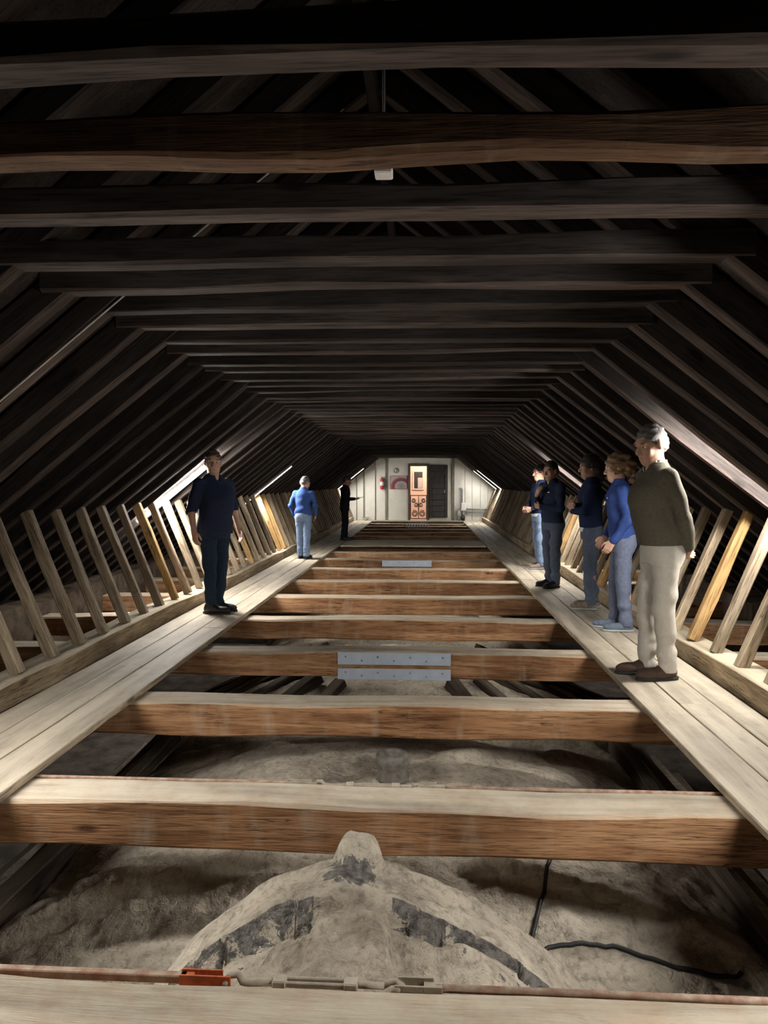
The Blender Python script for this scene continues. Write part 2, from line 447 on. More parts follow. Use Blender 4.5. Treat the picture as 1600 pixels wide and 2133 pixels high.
# black timbers beside the vault: long ones parallel to the walkways, then radial ones around the next bay
r = rnd(11)
for s_ in (-1, 1):
    for x, z, y0, y1 in ((1.93, -.80, 2.1, 5.9), (2.17, -.98, 2.0, 6.4), (2.42, -1.15, 1.9, 6.0)):
        o = link('side_timber', beam_mesh('side_timber', y1 - y0, .11, .13, M_VRIB, 8, .012, .014, r.randint(0, 999)), vault)
        o.matrix_basis = frame_to((s_ * (x + .05), y0, z - .06), (s_ * (x - .07), y1, z + .05))
    for x, z, y0, y1 in ((2.05, -.93, 2.0, 6.2), (2.32, -1.10, 1.9, 6.3)):
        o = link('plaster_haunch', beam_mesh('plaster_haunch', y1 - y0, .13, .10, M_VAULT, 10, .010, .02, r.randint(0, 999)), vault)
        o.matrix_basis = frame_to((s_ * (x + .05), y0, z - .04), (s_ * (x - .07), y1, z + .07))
    for j, a in enumerate((-62, -47, -33, -19, -5, 10, 25, 40)):
        ca, sa = math.cos(math.radians(a)), math.sin(math.radians(a))
        p0 = (s_ * 2.5 * ca, 7.65 + 2.0 * sa, -1.12); p1 = (s_ * 1.15 * ca, 7.65 + .95 * sa, -.52)
        o = link('radial_timber', beam_mesh('radial_timber', (Vector(p1) - Vector(p0)).length, .12, .10, M_VRIB, 5, .01, .012, r.randint(0, 999)), vault)
        o.matrix_basis = frame_to(p0, p1)

# ------------------------------------------------------------------ tie beams
TIES = [1.755] + [3.12 + 1.455 * k for k in range(16)]
TIE_W, TIE_H, TIE_TOP = .245, .215, -.045
ORD = ['first', 'second', 'third', 'fourth', 'fifth', 'sixth', 'seventh', 'eighth', 'ninth', 'tenth', 'eleventh', 'twelfth', 'thirteenth', 'fourteenth', 'fifteenth',
       'sixteenth', 'seventeenth', 'eighteenth', 'nineteenth', 'twentieth']
TIE_LAB = {0: 'dusty tie beam along the bottom edge of the view, below the hook and turnbuckle',
           1: 'thick orange-brown tie beam behind the rounded plaster stub',
           2: 'brown tie beam with pale drips behind the round clay stub',
           3: 'tie beam carrying two steel plates on its face',
           8: 'distant tie beam with a single steel strip on its face'}
for k, y in enumerate(TIES):
    if y > 25.9: continue
    n = 30 if k < 5 else 12
    me = beam_mesh('tie_beam', 8.5, TIE_W, TIE_H, M_TIE, n, .006 if k < 5 else .004, .014, 100 + k)
    o = link('tie_beam', me); o.location = (-4.25, y + TIE_W / 2, TIE_TOP - TIE_H / 2)
    lab = TIE_LAB.get(k)
    if not lab:
        if k < 12: lab = 'brown tie beam spanning between the walkways, %s counted from the bottom of the picture' % ORD[k]
        else: lab = 'dark distant tie beam in the unlit bay before the white end wall'
    tag(o, lab, 'beam', 'tie beams between the walkways')

# steel plates on tie beams
def plate(y, x0, x1, z0, z1, lab, grp):
    o = empty('steel_plate', ((x0 + x1) / 2, y, z0))
    mb = MB().box((x0 - x1) / 2, (x1 - x0) / 2, -.008, -.0, 0, z1 - z0, .0015); mb.build('sheet', M_STEEL, o)
    n = 7
    for i in range(n):
        x = (x0 - x1) / 2 + (i + .5) * (x1 - x0) / n
        zz = (z1 - z0) * (.35 if i % 2 else .65)
        MB().lathe([(.004, 0), (.009, .0005), (.008, .004), (.0, .0055)], 8, Matrix.Translation((x, -.008, zz)) @ Matrix.Rotation(PI / 2, 4, 'X')).build('bolt_head', M_GREYM, o)
    tag(o, lab, 'metal plate', grp)
yf = TIES[3] - .011
plate(yf, -.475, .495, -.145, -.040, 'upper of two galvanised steel plates bolted to the tie beam', 'steel repair plates')
plate(yf, -.475, .495, -.272, -.178, 'lower of two galvanised steel plates bolted to the tie beam', 'steel repair plates')
plate(TIES[8] - .011, -.53, .40, -.165, -.05, 'single steel strip on a distant tie beam', 'steel repair plates')

# ------------------------------------------------------------------ walkways and wall plates
def board(name, parent, x0, x1, y0, y1, zt, t, mat, seed, wob=.003):
    me = beam_mesh(name, y1 - y0, x1 - x0, t, mat, max(3, int((y1 - y0) / .5)), wob * .35, .004, seed)
    o = link(name, me, parent)
    o.matrix_basis = frame_to(((x0 + x1) / 2, y0, zt - t / 2), ((x0 + x1) / 2, y1, zt - t / 2))
    return o
r = rnd(5)
for s_, nm, lab in ((-1, 'left', 'grey plank walkway where the man in the navy polo stands'), (1, 'right', 'grey plank walkway carrying the row of five people')):
    w_ = empty('plank_walkway', (0, 0, 0)); tag(w_, lab, 'walkway', 'plank walkways')
    ed = [1.66, 1.905, 2.125, 2.335]
    for i in range(3):
        a, b_ = ed[i] + .003, ed[i + 1] - .003
        x0, x1 = (a, b_) if s_ > 0 else (-b_, -a)
        y = 0.3; first = True
        cuts = [[6.05, 10.4, 14.9, 19.2, 23.6, 26.0], [4.6, 8.9, 13.3, 17.7, 22.1, 26.0], [7.5, 11.8, 16.2, 20.6, 24.9, 26.0]][i]
        if s_ < 0: cuts = [c + .73 for c in cuts[:-1]] + [26.0]
        for c in cuts:
            board('plank', w_, x0, x1, y, c - .004, 0.0 + r.uniform(-.0025, .0025), .042, M_PLANK, r.randint(0, 9999)); y = c
    p = empty('wall_plate', (0, 0, 0))
    tag(p, 'long squared timber kerb under the slanting struts beside the %s' % ('man in navy polo' if s_ < 0 else 'row of five people'), 'timber', 'kerb timbers')
    y = 0.3
    for c in ([9.3, 17.8, 26.3] if s_ < 0 else [7.6, 16.4, 26.3]):
        board('timber', p, min(s_ * 2.366, s_ * 2.616), max(s_ * 2.366, s_ * 2.616), y, c - .006, .135, .18, M_PLATE, r.randint(0, 999), .02); y = c
# boards laid across the tie beams
cb = empty('cross_boards', (0, 16.6, 0)); tag(cb, 'patch of boards laid across the tie beams in the dim middle of the attic', 'boards')
for i in range(6):
    y = -.75 + i * .25
    me = beam_mesh('plank', 3.26, .24, .04, M_PLANK, 3, .002, .004, 400 + i)
    o = link('plank', me, cb); o.location = (-1.63, y + .12, -.014)
# landing in front of the end wall
ld = empty('landing', (0, 26.0, 0)); tag(ld, 'pale plank landing at the foot of the white end wall', 'landing')
for i in range(3):
    me = beam_mesh('plank', 5.6, .19, .042, M_PLANK, 3, .002, .004, 430 + i)
    o = link('plank', me, ld); o.location = (-2.8, .1 + i * .195, -.021)

# ------------------------------------------------------------------ roof trusses: two rafters, collar, two struts each
TY = [.70, 1.13, 1.56, 2.00, 2.46, 2.93, 3.36, 3.77, 4.18, 4.58]
while TY[-1] < 26.2: TY.append(TY[-1] + .432)
rl = math.hypot(EAVE_X + .1, SL * (EAVE_X + .1))
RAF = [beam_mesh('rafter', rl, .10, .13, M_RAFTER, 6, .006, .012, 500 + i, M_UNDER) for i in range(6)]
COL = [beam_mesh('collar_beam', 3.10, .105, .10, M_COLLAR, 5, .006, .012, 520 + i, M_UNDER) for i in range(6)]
M_COLW = wood('warm_collar_timber', (.075, .040, .022), (.16, .090, .052), (.25, .155, .095), vary=.0, stain=.2)
COLW = beam_mesh('collar_beam', 3.10, .105, .11, M_COLW, 12, .008, .014, 533)
sp0, sp1 = Vector((2.46, 0, .135)), Vector((2.885, 0, under(2.885) + .02))
sl = (sp1 - sp0).length
STR = [beam_mesh('strut', sl, .076, .080, M_STRUT, 3, .004, .010, 540 + i) for i in range(5)]
STN = [beam_mesh('strut', sl, .076, .080, M_STRUT_NEW_LIT, 3, .004, .010, 560 + i) for i in range(3)]
r = rnd(21)
TENS = {2: 'twent', 3: 'thirt', 4: 'fort', 5: 'fift', 6: 'sixt'}
def nth(n): return ORD[n - 1] if n <= 20 else (TENS[n // 10] + ('ieth' if n % 10 == 0 else 'y-' + ORD[n % 10 - 1]))
NT = len(TY)
for k, y in enumerate(TY):
    t = empty('roof_truss', (0, y, 0))
    n_end = NT - k
    if k == 11: lab = 'roof truss whose right rafter glows pinkish white beside the grey-haired man'
    elif k == 17: lab = 'roof truss carrying the bright lit batten beside the man in navy polo'
    elif n_end <= 10: lab = 'roof truss near the white end wall, %s counted from that wall' % ORD[n_end - 1]
    elif k == 3: lab = 'near roof truss with a warm orange-brown collar beam, fourth counted from the viewer'
    else: lab = 'dark timber roof truss with collar beam, %s counted from the viewer' % nth(k + 1)
    tag(t, lab, 'roof truss', 'roof trusses')
    for s_ in (-1, 1):
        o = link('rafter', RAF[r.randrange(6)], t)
        z0 = under(EAVE_X + .1) + .065 * cz; z1 = under(0) + .065 * cz
        o.matrix_basis = frame_to((s_ * (EAVE_X + .1), .045 * s_ * 0, z0), (0, 0, z1))
        new = (s_ > 0 and k in (12, 19, 26)) or (s_ < 0 and k in (16, 24, 29, 30)) or (k > 16 and r.random() < .05)  # mostly new wood; the nearest left one has lamplight painted in as yellow
        me = STN[r.randrange(3)] if new else STR[r.randrange(5)]
        o = link('strut', me, t)
        j = r.uniform(-.015, .015)
        o.matrix_basis = frame_to((s_ * sp0.x, j, sp0.z), (s_ * sp1.x, -j * .5, sp1.z), (s_, 0, 0))
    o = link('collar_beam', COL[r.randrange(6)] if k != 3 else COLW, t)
    o.location = (-1.55, r.uniform(-.008, .008), 2.32 + .05 + r.uniform(-.012, .012))
    o.rotation_euler = (0, r.uniform(-.004, .004), r.uniform(-.004, .004))
o = link('ridge_beam', beam_mesh('ridge_beam', Y1 - .4, .06, .16, M_RAFTER, 20, .003, .01, 77)); tag(o, 'dark ridge timber along the top of the roof', 'beam')
o.matrix_basis = frame_to((0, .4, RIDGE_Z + .02), (0, Y1, RIDGE_Z + .02))

# ------------------------------------------------------------------ LED battens
M_LED = emit('led_diffuser', LED_COL, 60.0)
def batten(side, y, t0, t1, dn, lab, mat=M_LED, tube=False, fat=.020):
    """batten along the rafter slope; t = |x| of its two ends, dn = distance below the underside line"""
    p0 = Vector((side * t0, y, under(t0) - dn)); p1 = Vector((side * t1, y, under(t1) - dn))
    o = empty('led_batten', p1); tag(o, lab, 'lamp', 'LED battens on the rafters')
    M = frame_to(p1 - p1, p0 - p1, (side * SL, 0, 1)); Lh = (p0 - p1).length
    h = MB().box(0, Lh, -.026, .026, .004, .034, .003, M)
    if not tube:
        h.box(0, Lh, -.030, -.026, -.026, .02, 0, M); h.box(0, Lh, .026, .030, -.026, .02, 0, M)
    h.build('housing', M_HOUSING, o)
    d = MB()
    if tube: d.box(.02, Lh - .02, -fat, fat, -.006 - fat, .004, 0, M)
    else: d.box(.02, Lh - .02, -.0255, .0255, -.020, .003, 0, M)
    d.build('diffuser', mat, o)
    c = MB().box(-.012, .02, -.024, .024, -.022, .036, .003, M).build('end_cap', M_HOUSING, o)
    MB().box(Lh - .02, Lh + .012, -.024, .024, -.022, .036, .003, M).build('end_cap', M_HOUSING, o)
    return o
batten(-1, 2.69, 2.05, 3.10, -.03, 'lit batten on the near left slope just outside the view')
batten(1, 1.76, 2.05, 3.10, -.05, 'lit batten on the near right slope just outside the view', tube=True)
batten(-1, 8.25, 2.20, 3.14, .0, 'brightly lit batten on the slope behind the man in navy polo', tube=True, fat=.027)
batten(1, 5.12, 2.15, 3.05, -.09, 'lit batten hidden behind the rafter beside the grey-haired man', tube=True)
batten(-1, 13.0, 2.20, 3.14, -.02, 'lit batten on the left slope beside the man in the bright blue jacket')
batten(1, 10.74, 2.15, 3.10, -.09, 'lit batten hidden behind the rafter above the man with raised arm', tube=True)
batten(-1, 25.53, 1.95, 3.05, -.02, 'small distant lit batten beside the dark figure holding a tablet', emit('led_diffuser_far', LED_COL, 42.0))
batten(1, 25.97, 2.05, 3.10, -.02, 'distant lit batten nearest the white end wall', emit('led_diffuser_weak', LED_COL, 18.0))
batten(1, 24.24, 2.05, 3.10, -.02, 'distant lit batten on the right slope, one step before the end wall', emit('led_diffuser_far', LED_COL, 42.0))

#@@PART2@@
# ------------------------------------------------------------------ end wall with doorway
M_WALLP = plain('white_limewash', (.62, .61, .53), .9, 0, 0, 2.2, .15, .1, (.74, .72, .64))
M_WBOARD = plain('white_boards', (.66, .64, .56), .8, 0, 0, 3.0, .1, .2, (.76, .74, .66))
M_POST = plain('grey_timber', (.20, .18, .15), .9, 0, .2, 8, .2)
M_DOOR = plain('dark_door_wood', (.035, .032, .030), .75, 0, .35, 9, .3)
M_DFRAME = plain('brown_door_frame', (.11, .075, .058), .7, 0, .25, 9, .2)
M_PINK = plain('warm_room_plaster', (.74, .60, .52), .9, 0, .06, 5)
M_RED = plain('red_enamel', (.45, .05, .05), .4, 0, .05, 8)
M_BLACK = plain('black_paint', (.02, .02, .02), .5, 0, .1, 8)
YW = 26.6
we = empty('wall_back', (0, YW, 0)); tag(we, kind='structure', label='white end wall with the doorway')
DX0, DX1, DZ1 = -.27, .34, 2.02
def wp(name, x0, x1, z0, z1, mat, y0=0.0, y1=.12): return MB().box(x0, x1, y0, y1, z0, z1, .004).build(name, mat, we)
wp('wall_panel', -4.6, -2.02, -1.75, 3.7, M_WBOARD)
wp('wall_panel', -2.015, -1.20, -1.75, 3.7, M_WALLP)
wp('wall_panel', -1.195, DX0, -1.75, 3.7, M_WALLP)
wp('wall_panel', DX0, DX1, DZ1, 3.7, M_WALLP)
wp('wall_panel', DX0, DX1, -1.75, -.0, M_WALLP)
wp('wall_panel', DX1, 1.34, -1.75, 3.7, M_WALLP)
x = 1.345
for w_ in (.42, .27, .30, .28, .35, .5, 1.1):
    wp('wall_panel', x, x + w_ - .008, -1.75, 3.7, M_WBOARD, random.Random(x).uniform(-.012, .004)); x += w_
for x0, x1 in ((-1.21, -1.13), (1.27, 1.37), (-1.60, -1.575), (-2.04, -1.99), (-2.30, -2.27), (-2.62, -2.57)):
    wp('timber_post', x0, x1, -.02, 2.5, M_POST, -.035, .0)
# room behind the doorway
rm = empty('wall_1', (0, YW + .12, 0)); tag(rm, kind='structure', label='warm lit room behind the doorway')
MB().box(-1.2, 1.2, 1.6, 1.7, -.1, 2.6).build('room_wall', M_PINK, rm)
MB().box(-1.3, -1.2, 0, 1.7, -.1, 2.6).build('room_wall', M_PINK, rm)
MB().box(1.2, 1.3, 0, 1.7, -.1, 2.6).build('room_wall', M_PINK, rm)
MB().box(-1.3, 1.3, 0, 1.7, 2.6, 2.7).build('room_ceiling', M_PINK, rm)
MB().box(-1.3, 1.3, 0, 1.7, -.2, -.1).build('room_floor', M_PINK, rm)
wd = empty('window_1', (0, YW + 1.72, 0)); tag(wd, kind='structure', label='dark opening in the warm room')
MB().box(-.16, .18, -.03, -.005, 1.17, 1.83, .004).build('opening', M_BLACK, wd)
for x0, x1, z0, z1 in ((-.21, -.16, 1.12, 1.88), (.18, .23, 1.12, 1.88), (-.16, .18, 1.83, 1.88), (-.16, .18, 1.12, 1.17)):
    MB().box(x0, x1, -.06, -.005, z0, z1, .004).build('window_frame', M_PINK, wd)
MB().box(-.01, .17, -.05, -.03, 1.18, 1.60, .004).build('shutter', plain('grey_shutter', (.45, .43, .44), .7, 0, .05, 8), wd)
lp = empty('ceiling_bulb', (.3, YW + .55, 2.28)); tag(lp, 'warm bulb lighting the small room behind the doorway', 'lamp')
MB().lathe([(.005, -.05), (.035, -.04), (.045, -.01), (.035, .02), (.018, .05)], 12).build('bulb', emit('bulb_glow', (1.0, .80, .66), 150.0), lp)
MB().lathe([(.02, .05), (.02, .10), (.004, .105), (.004, .32)], 10).build('socket', M_BLACK, lp)
# wrought iron scroll gate in the lower half of the doorway
gt = empty('scroll_gate', ((DX0 + DX1) / 2, YW + .06, .04)); tag(gt, 'dark wrought iron scroll gate across the lower doorway', 'gate')
hw = (DX1 - DX0) / 2 - .01
MB().box(-hw, hw, -.012, .012, 0, .03).build('rail', M_DARKM, gt); MB().box(-hw, hw, -.012, .012, .87, .90).build('rail', M_DARKM, gt)
for sx in (-1, 1):
    MB().box(sx * hw - .012, sx * hw + .012, -.012, .012, 0, .9).build('upright', M_DARKM, gt)
    for cx, c_z, rr, tw in ((.15, .20, .125, 2.2), (.09, .52, .085, 1.8), (.19, .68, .085, 1.9)):
        pts = []
        for i in range(36):
            a = i / 35 * tw * 2 * PI; q = rr * (1 - .75 * i / 35)
            pts.append((sx * (cx + q * math.cos(a + 1.0)), 0, c_z + q * math.sin(a + 1.0)))
        MB().tube(pts, .014, 6).build('scroll', M_DARKM, gt)
MB().tube([(0, 0, .03), (0, 0, .45), (0, 0, .87)], [.012, .02, .01], 6).build('upright', M_DARKM, gt)
# door frame and open leaf
dfm = empty('door_1', (0, YW, 0)); tag(dfm, kind='structure', label='brown door frame with the dark boarded leaf folded back on the wall')
MB().box(DX0 - .09, DX0, -.05, .13, 0, DZ1 + .09, .006).build('door_frame', M_DFRAME, dfm)
MB().box(DX1, DX1 + .09, -.05, .13, 0, DZ1 + .09, .006).build('door_frame', M_DFRAME, dfm)
MB().box(DX0, DX1, -.05, .13, DZ1, DZ1 + .09, .006).build('door_frame', M_DFRAME, dfm)
lf = MB().box(.43, 1.12, -.075, -.045, .10, 2.06, .003).build('door_leaf', M_DOOR, dfm)
for i in range(9):
    z = .12 + i * .215
    MB().box(.45, 1.10, -.095 if i < 6 else -.085, -.075, z, z + .19, .006).build('door_board', M_DOOR, lf)
MB().box(-.42, .42, -.012, .012, -.035, .035, .004, Matrix.Translation((.78, -.10, 1.58)) @ Matrix.Rotation(-.72, 4, 'Y')).build('brace', M_DOOR, lf)
MB().box(.45, .52, -.115, -.09, .1, 2.04, .004).build('stile', M_DOOR, lf); MB().box(1.03, 1.10, -.115, -.09, .1, 2.04, .004).build('stile', M_DOOR, lf)
MB().box(.98, 1.02, -.125, -.095, 1.02, 1.14, .006).build('latch', M_GREYM, lf)
# fire extinguisher on the wall
fe = empty('fire_extinguisher', (-1.335, YW - .09, 1.16)); tag(fe, 'red fire extinguisher with a white label on the white end wall', 'extinguisher')
MB().lathe([(.055, 0), (.072, .02), (.072, .34), (.055, .39), (.022, .41), (.022, .43)], 18).build('cylinder_body', M_RED, fe)
MB().lathe([(.0735, .13), (.0735, .28)], 18).build('white_label', M_WHITE, fe)
MB().box(-.02, .02, -.06, .03, .43, .455, .004).box(-.012, .012, -.10, .0, .465, .48, .003).build('lever', M_BLACK, fe)
MB().tube([(.03, -.02, .43), (.09, -.03, .38), (.10, -.03, .22), (.085, -.04, .08)], .011, 8).build('hose', M_BLACK, fe)
MB().box(-.03, .03, .06, .088, .2, .3).build('bracket', M_GREYM, fe)
# notice board with a reddish curved picture
pb = empty('notice_board', (-.715, YW - .015, 1.175)); tag(pb, 'framed poster with a dark red arc beside the fire extinguisher', 'poster')
def poster_mat():
    m, nt, b = new_mat('poster_print'); L = nt.links.new
    tc = nt.nodes.new('ShaderNodeTexCoord')
    mp = nd(nt, 'ShaderNodeMapping'); mp.inputs['Location'].default_value = (-.10, 0, -.10); mp.inputs['Scale'].default_value = (1, 0, 1.15); L(tc.outputs['Object'], mp.inputs['Vector'])
    ln = nd(nt, 'ShaderNodeVectorMath', operation='LENGTH'); L(mp.outputs[0], ln.inputs[0])
    c = ramp(nt, ln.outputs['Value'], [(.0, (.30, .29, .28)), (.16, (.46, .44, .42)), (.225, (.62, .58, .56)), (.24, (.26, .08, .09)), (.36, (.30, .10, .11)), (.40, (.55, .48, .46))])
    n = nd(nt, 'ShaderNodeTexNoise', i_Scale=16.0, i_Detail=3.0); L(tc.outputs['Object'], n.inputs['Vector'])
    mu = nd(nt, 'ShaderNodeMix', data_type='RGBA', blend_type='MULTIPLY'); mu.inputs[0].default_value = .5; L(c, mu.inputs[6]); L(n.outputs[0], mu.inputs[7])
    L(mu.outputs[2], b.inputs['Base Color']); b.inputs['Roughness'].default_value = .45
    return m
MB().box(-.31, .31, -.006, .004, 0, .475).build('print', poster_mat(), pb)
for x0, x1, z0, z1 in ((-.325, -.31, -.015, .49), (.31, .325, -.015, .49), (-.31, .31, -.015, 0), (-.31, .31, .475, .49)):
    MB().box(x0, x1, -.014, .012, z0, z1, .002).build('frame', M_RED, pb)
# circled numeral painted on a little disc
cs = empty('round_sign', (-.79, YW - .004, 1.86)); tag(cs, 'small round sign with the numeral 7 above the poster', 'sign')
MB().tube([(.088 * math.cos(a * PI / 14), -.004, .088 * math.sin(a * PI / 14)) for a in range(28)], .008, 6, closed=True).build('ring', M_BLACK, cs)
MB().lathe([(.085, -.002), (.085, .002)], 28, Matrix.Rotation(PI / 2, 4, 'X')).build('disc', M_WBOARD, cs)
MB().box(-.036, .036, -.006, -.003, .038, .054).box(-.010, .010, -.0059, -.0031, -.062, .062, 0, Matrix.Translation((.004, 0, -.012)) @ Matrix.Rotation(.38, 4, 'Y')).build('numeral', M_BLACK, cs)
# pipe, meter box, containers at the right foot of the wall
pp = empty('wall_pipe', (1.66, YW - .05, .55)); tag(pp, 'thin grey standpipe on the white boards right of the doorway', 'pipe')
MB().tube([(0, 0, -.5), (0, 0, .55), (-.01, 0, .62), (-.05, -.01, .66)], .028, 10).build('tube', M_GREYM, pp); MB().box(-.04, .04, -.04, .05, .0, .03, .004).build('clamp', M_DARKM, pp)
mbx = empty('meter_box', (1.71, YW - .10, .36)); tag(mbx, 'white meter box on the standpipe at the end wall', 'box')
MB().box(-.09, .09, -.06, .09, 0, .30, .01).build('case', M_WHITE, mbx); MB().box(-.07, .07, -.066, -.058, .03, .27, .004).build('lid', M_HOUSING, mbx)
for i, (xx, hh, rr, lab) in enumerate(((1.52, .42, .06, 'tall dark canister on the landing by the standpipe'), (1.68, .20, .07, 'short dark canister below the meter box'))):
    cn = empty('canister', (xx, YW - .16, .0)); tag(cn, lab, 'canister', 'canisters by the end wall')
    MB().lathe([(rr, 0), (rr, hh * .8), (rr * .4, hh * .93), (rr * .4, hh)], 14).build('can_body', M_GREYM if i == 0 else M_DARKM, cn)
    MB().lathe([(rr * .45, hh), (rr * .45, hh + .02)], 12).build('cap', M_BLACK, cn)
rl_ = empty('low_rail', (2.2, YW - .06, .42)); tag(rl_, 'low grey double rail along the white boards at the end wall', 'rail')
MB().tube([(-.4, 0, 0), (.65, 0, 0)], .022, 8).build('bar', M_GREYM, rl_); MB().tube([(-.4, 0, -.13), (.65, 0, -.13)], .022, 8).build('bar', M_GREYM, rl_)
for x in (-.35, .6): MB().box(x - .02, x + .02, -.02, .055, -.18, .05, .003).build('bracket', M_GREYM, rl_)
bw = empty('metal_bowl', (-1.93, YW - .22, .0)); tag(bw, 'small shiny metal bowl on the floor by the end wall', 'bowl')
MB().lathe([(.06, 0), (.10, .05), (.13, .11), (.138, .115), (.125, .11), (.09, .04), (.03, .02)], 20).build('bowl_shell', plain('bright_steel', (.75, .75, .75), .25, .9, .03, 5), bw)
# grating on the far tie beams
gr = empty('metal_grating', (.03, 23.6, TIE_TOP)); tag(gr, 'grey metal grating lying on the far tie beams before the doorway', 'grating')
for i in range(9): MB().box(-.36 + i * .09 - .01, -.36 + i * .09 + .01, -1.1, 1.1, .0, .035).build('bar', M_GREYM, gr)
for i in range(4): MB().box(-.38, .38, -1.1 + i * .73 - .012, -1.1 + i * .73 + .012, .035, .05).build('cross_bar', M_GREYM, gr)

# ------------------------------------------------------------------ iron tie rods with turnbuckles
def hookpts(x, y, z, R, a0, a1, sx):
    return [(x + sx * R * math.cos(a0 + (a1 - a0) * i / 12), y + R * math.sin(a0 + (a1 - a0) * i / 12) * .8, z) for i in range(13)]
def tie_rod(y, z, xs, lab, big=1.0, fork=M_ORANGE, bar=M_RUST):
    t = empty('tie_rod', (0, y, z)); tag(t, lab, 'iron rod', 'iron tie rods with turnbuckles')
    xl, a, b, c, d, e, f, g, xr = xs
    q = .0125 * big
    MB().box(xl, a, -q, q, -q, q, .003).build('square_bar', bar, t)
    fk = MB().box(a - .02, b, -q - .004, -q + .002, -q, q * 1.5, .001).box(a - .02, b - .03, q - .002, q + .004, -q, q * 1.5, .001).box(a - .02, a + .02, -q, q, -q, q, .002)
    fk = fk.build('fork', fork, t)
    MB().tube([(b - .015, -q - .010, 0), (b - .015, q + .010, 0)], .008, 8).build('pin', M_DUSTY_IRON, fk)
    MB().tube([(b - .005, 0, q * 1.2), (b + .02, 0, q * 1.4), (b + .035, -.012, q * .3), (b + .05, -.008, -.001), (c + .03, 0, 0)], .011 * big, 10).build('hook', M_DUSTY_IRON, t)
    tb = MB().box(c, d, -q * 1.25, -q * .45, -q * .7, q * .7, .003).box(c, d, q * .45, q * 1.25, -q * .7, q * .7, .003)
    tb.box(c - .012, c + .03, -q * 1.5, q * 1.5, -q, q, .004).box(d - .03, d + .012, -q * 1.5, q * 1.5, -q, q, .004)
    tb.build('turnbuckle_body', M_DUSTY_IRON, t)
    MB().tube([(d - .02, 0, 0), (e, 0, 0)], .010 * big, 10).build('threaded_rod', M_DUSTY_IRON, t)
    MB().tube([(e - .005, 0, 0), (e + .015, .012, .004), (e + .035, .012, .006), (e + .052, 0, .004), (e + .040, -.014, 0), (e + .018, -.014, -.002)], .0095 * big, 8).build('hook', M_DUSTY_IRON, t)
    MB().box(e + .03, g, -q - .004, -q + .002, -q, q, .001).box(e + .04, f + .03, q - .001, q + .004, -q, q * 1.6, .001).box(f, g, -q, q, -q * .9, q * .8, .002).build('fork', M_DUSTY_IRON, t)
    MB().tube([(g - .02, 0, -.001), (xr, .0, -.001)], .0115 * big, 10).build('round_bar', bar, t)
tie_rod(2.024, TIE_TOP - .014, (-1.95, -.435, -.30, -.165, .065, .155, .27, .325, 1.95), 'iron tie rod with red fork and turnbuckle along the bottom of the view')
tie_rod(3.392, TIE_TOP - .012, (-1.95, -.38, -.25, -.10, .14, .21, .30, .37, 1.95), 'thin iron tie rod with turnbuckle behind the thick orange-brown beam', .9, M_DUSTY_IRON, M_RUST)

# round clay stub on the vault crown and black hose
st = empty('clay_stub', (.07, 4.46, vault_z(.07, 4.46) - .01)); tag(st, 'short round grey clay stub standing on the crown of the vault', 'pipe stub')
MB().lathe([(.10, 0), (.105, .02), (.092, .03), (.10, .045), (.094, .06), (.104, .095), (.112, .13), (.105, .165), (.07, .172), (.05, .155), (.045, .06)], 26).build('ringed_pipe', plain('grey_clay', (.15, .135, .115), .9, 0, .3, 25, .4), st)
def on_vault(x, y, h=.012): return (x, y, vault_z(x, y) + h)
def smooth_pts(pts, n=6):
    P = [Vector(q) for q in pts]; out = []
    for i in range(len(P) - 1):
        a, b, c, d = P[max(i - 1, 0)], P[i], P[i + 1], P[min(i + 2, len(P) - 1)]
        for k in range(n):
            t = k / n
            out.append(.5 * ((2 * b) + (c - a) * t + (2 * a - 5 * b + 4 * c - d) * t * t + (3 * b - a - 3 * c + d) * t ** 3))
    return out + [P[-1]]
hz = [(.96, 3.75), (.917, 3.62), (.861, 3.52), (.817, 3.40), (.785, 3.31), (.775, 3.24)]
o = MB().tube([(p.x, p.y, vault_z(p.x, p.y) + .010) for p in smooth_pts([(x, y, 0) for x, y in hz])], .0105, 8).build('black_hose', M_HOSE)
tag(o, 'black hose dropping from under the thick beam onto the vault', 'hose', 'black hoses on the vault')
hz = [(.82, 3.22), (.85, 3.262), (.982, 3.285), (1.188, 3.306), (1.309, 3.269), (1.454, 3.247), (1.591, 3.265), (1.756, 3.321)]
o = MB().tube([(p.x, p.y, vault_z(p.x, p.y) + .010) for p in smooth_pts([(x, y, 0) for x, y in hz])], .0105, 8).build('black_hose', M_HOSE)
tag(o, 'long black hose lying in a wave across the vault to its free end', 'hose', 'black hoses on the vault')
# small white box hanging between the collars, cable down a rafter
jb = empty('detector_box', (.14, 2.25, 2.372)); tag(jb, 'small white box hanging between the near collar beams', 'detector')
MB().box(-.028, .028, -.03, .03, 0, .028, .004).build('case', M_WHITE, jb); MB().box(-.02, .02, -.02, .02, .028, .05, .003).build('base', M_GREYM, jb)
MB().tube([(0, 0, .05), (0, 0, .98)], .005, 8).build('stem', M_DARKM, jb)
cbp = []
for ax in (.15, .8, 1.4, 2.0, 2.6, 3.1): cbp.append((-ax, 3.71, under(ax) - .006))
o = MB().tube(cbp, .005, 6).build('roof_cable', M_WIRE); tag(o, 'thin pale cable running down the near left roof slope', 'cable')

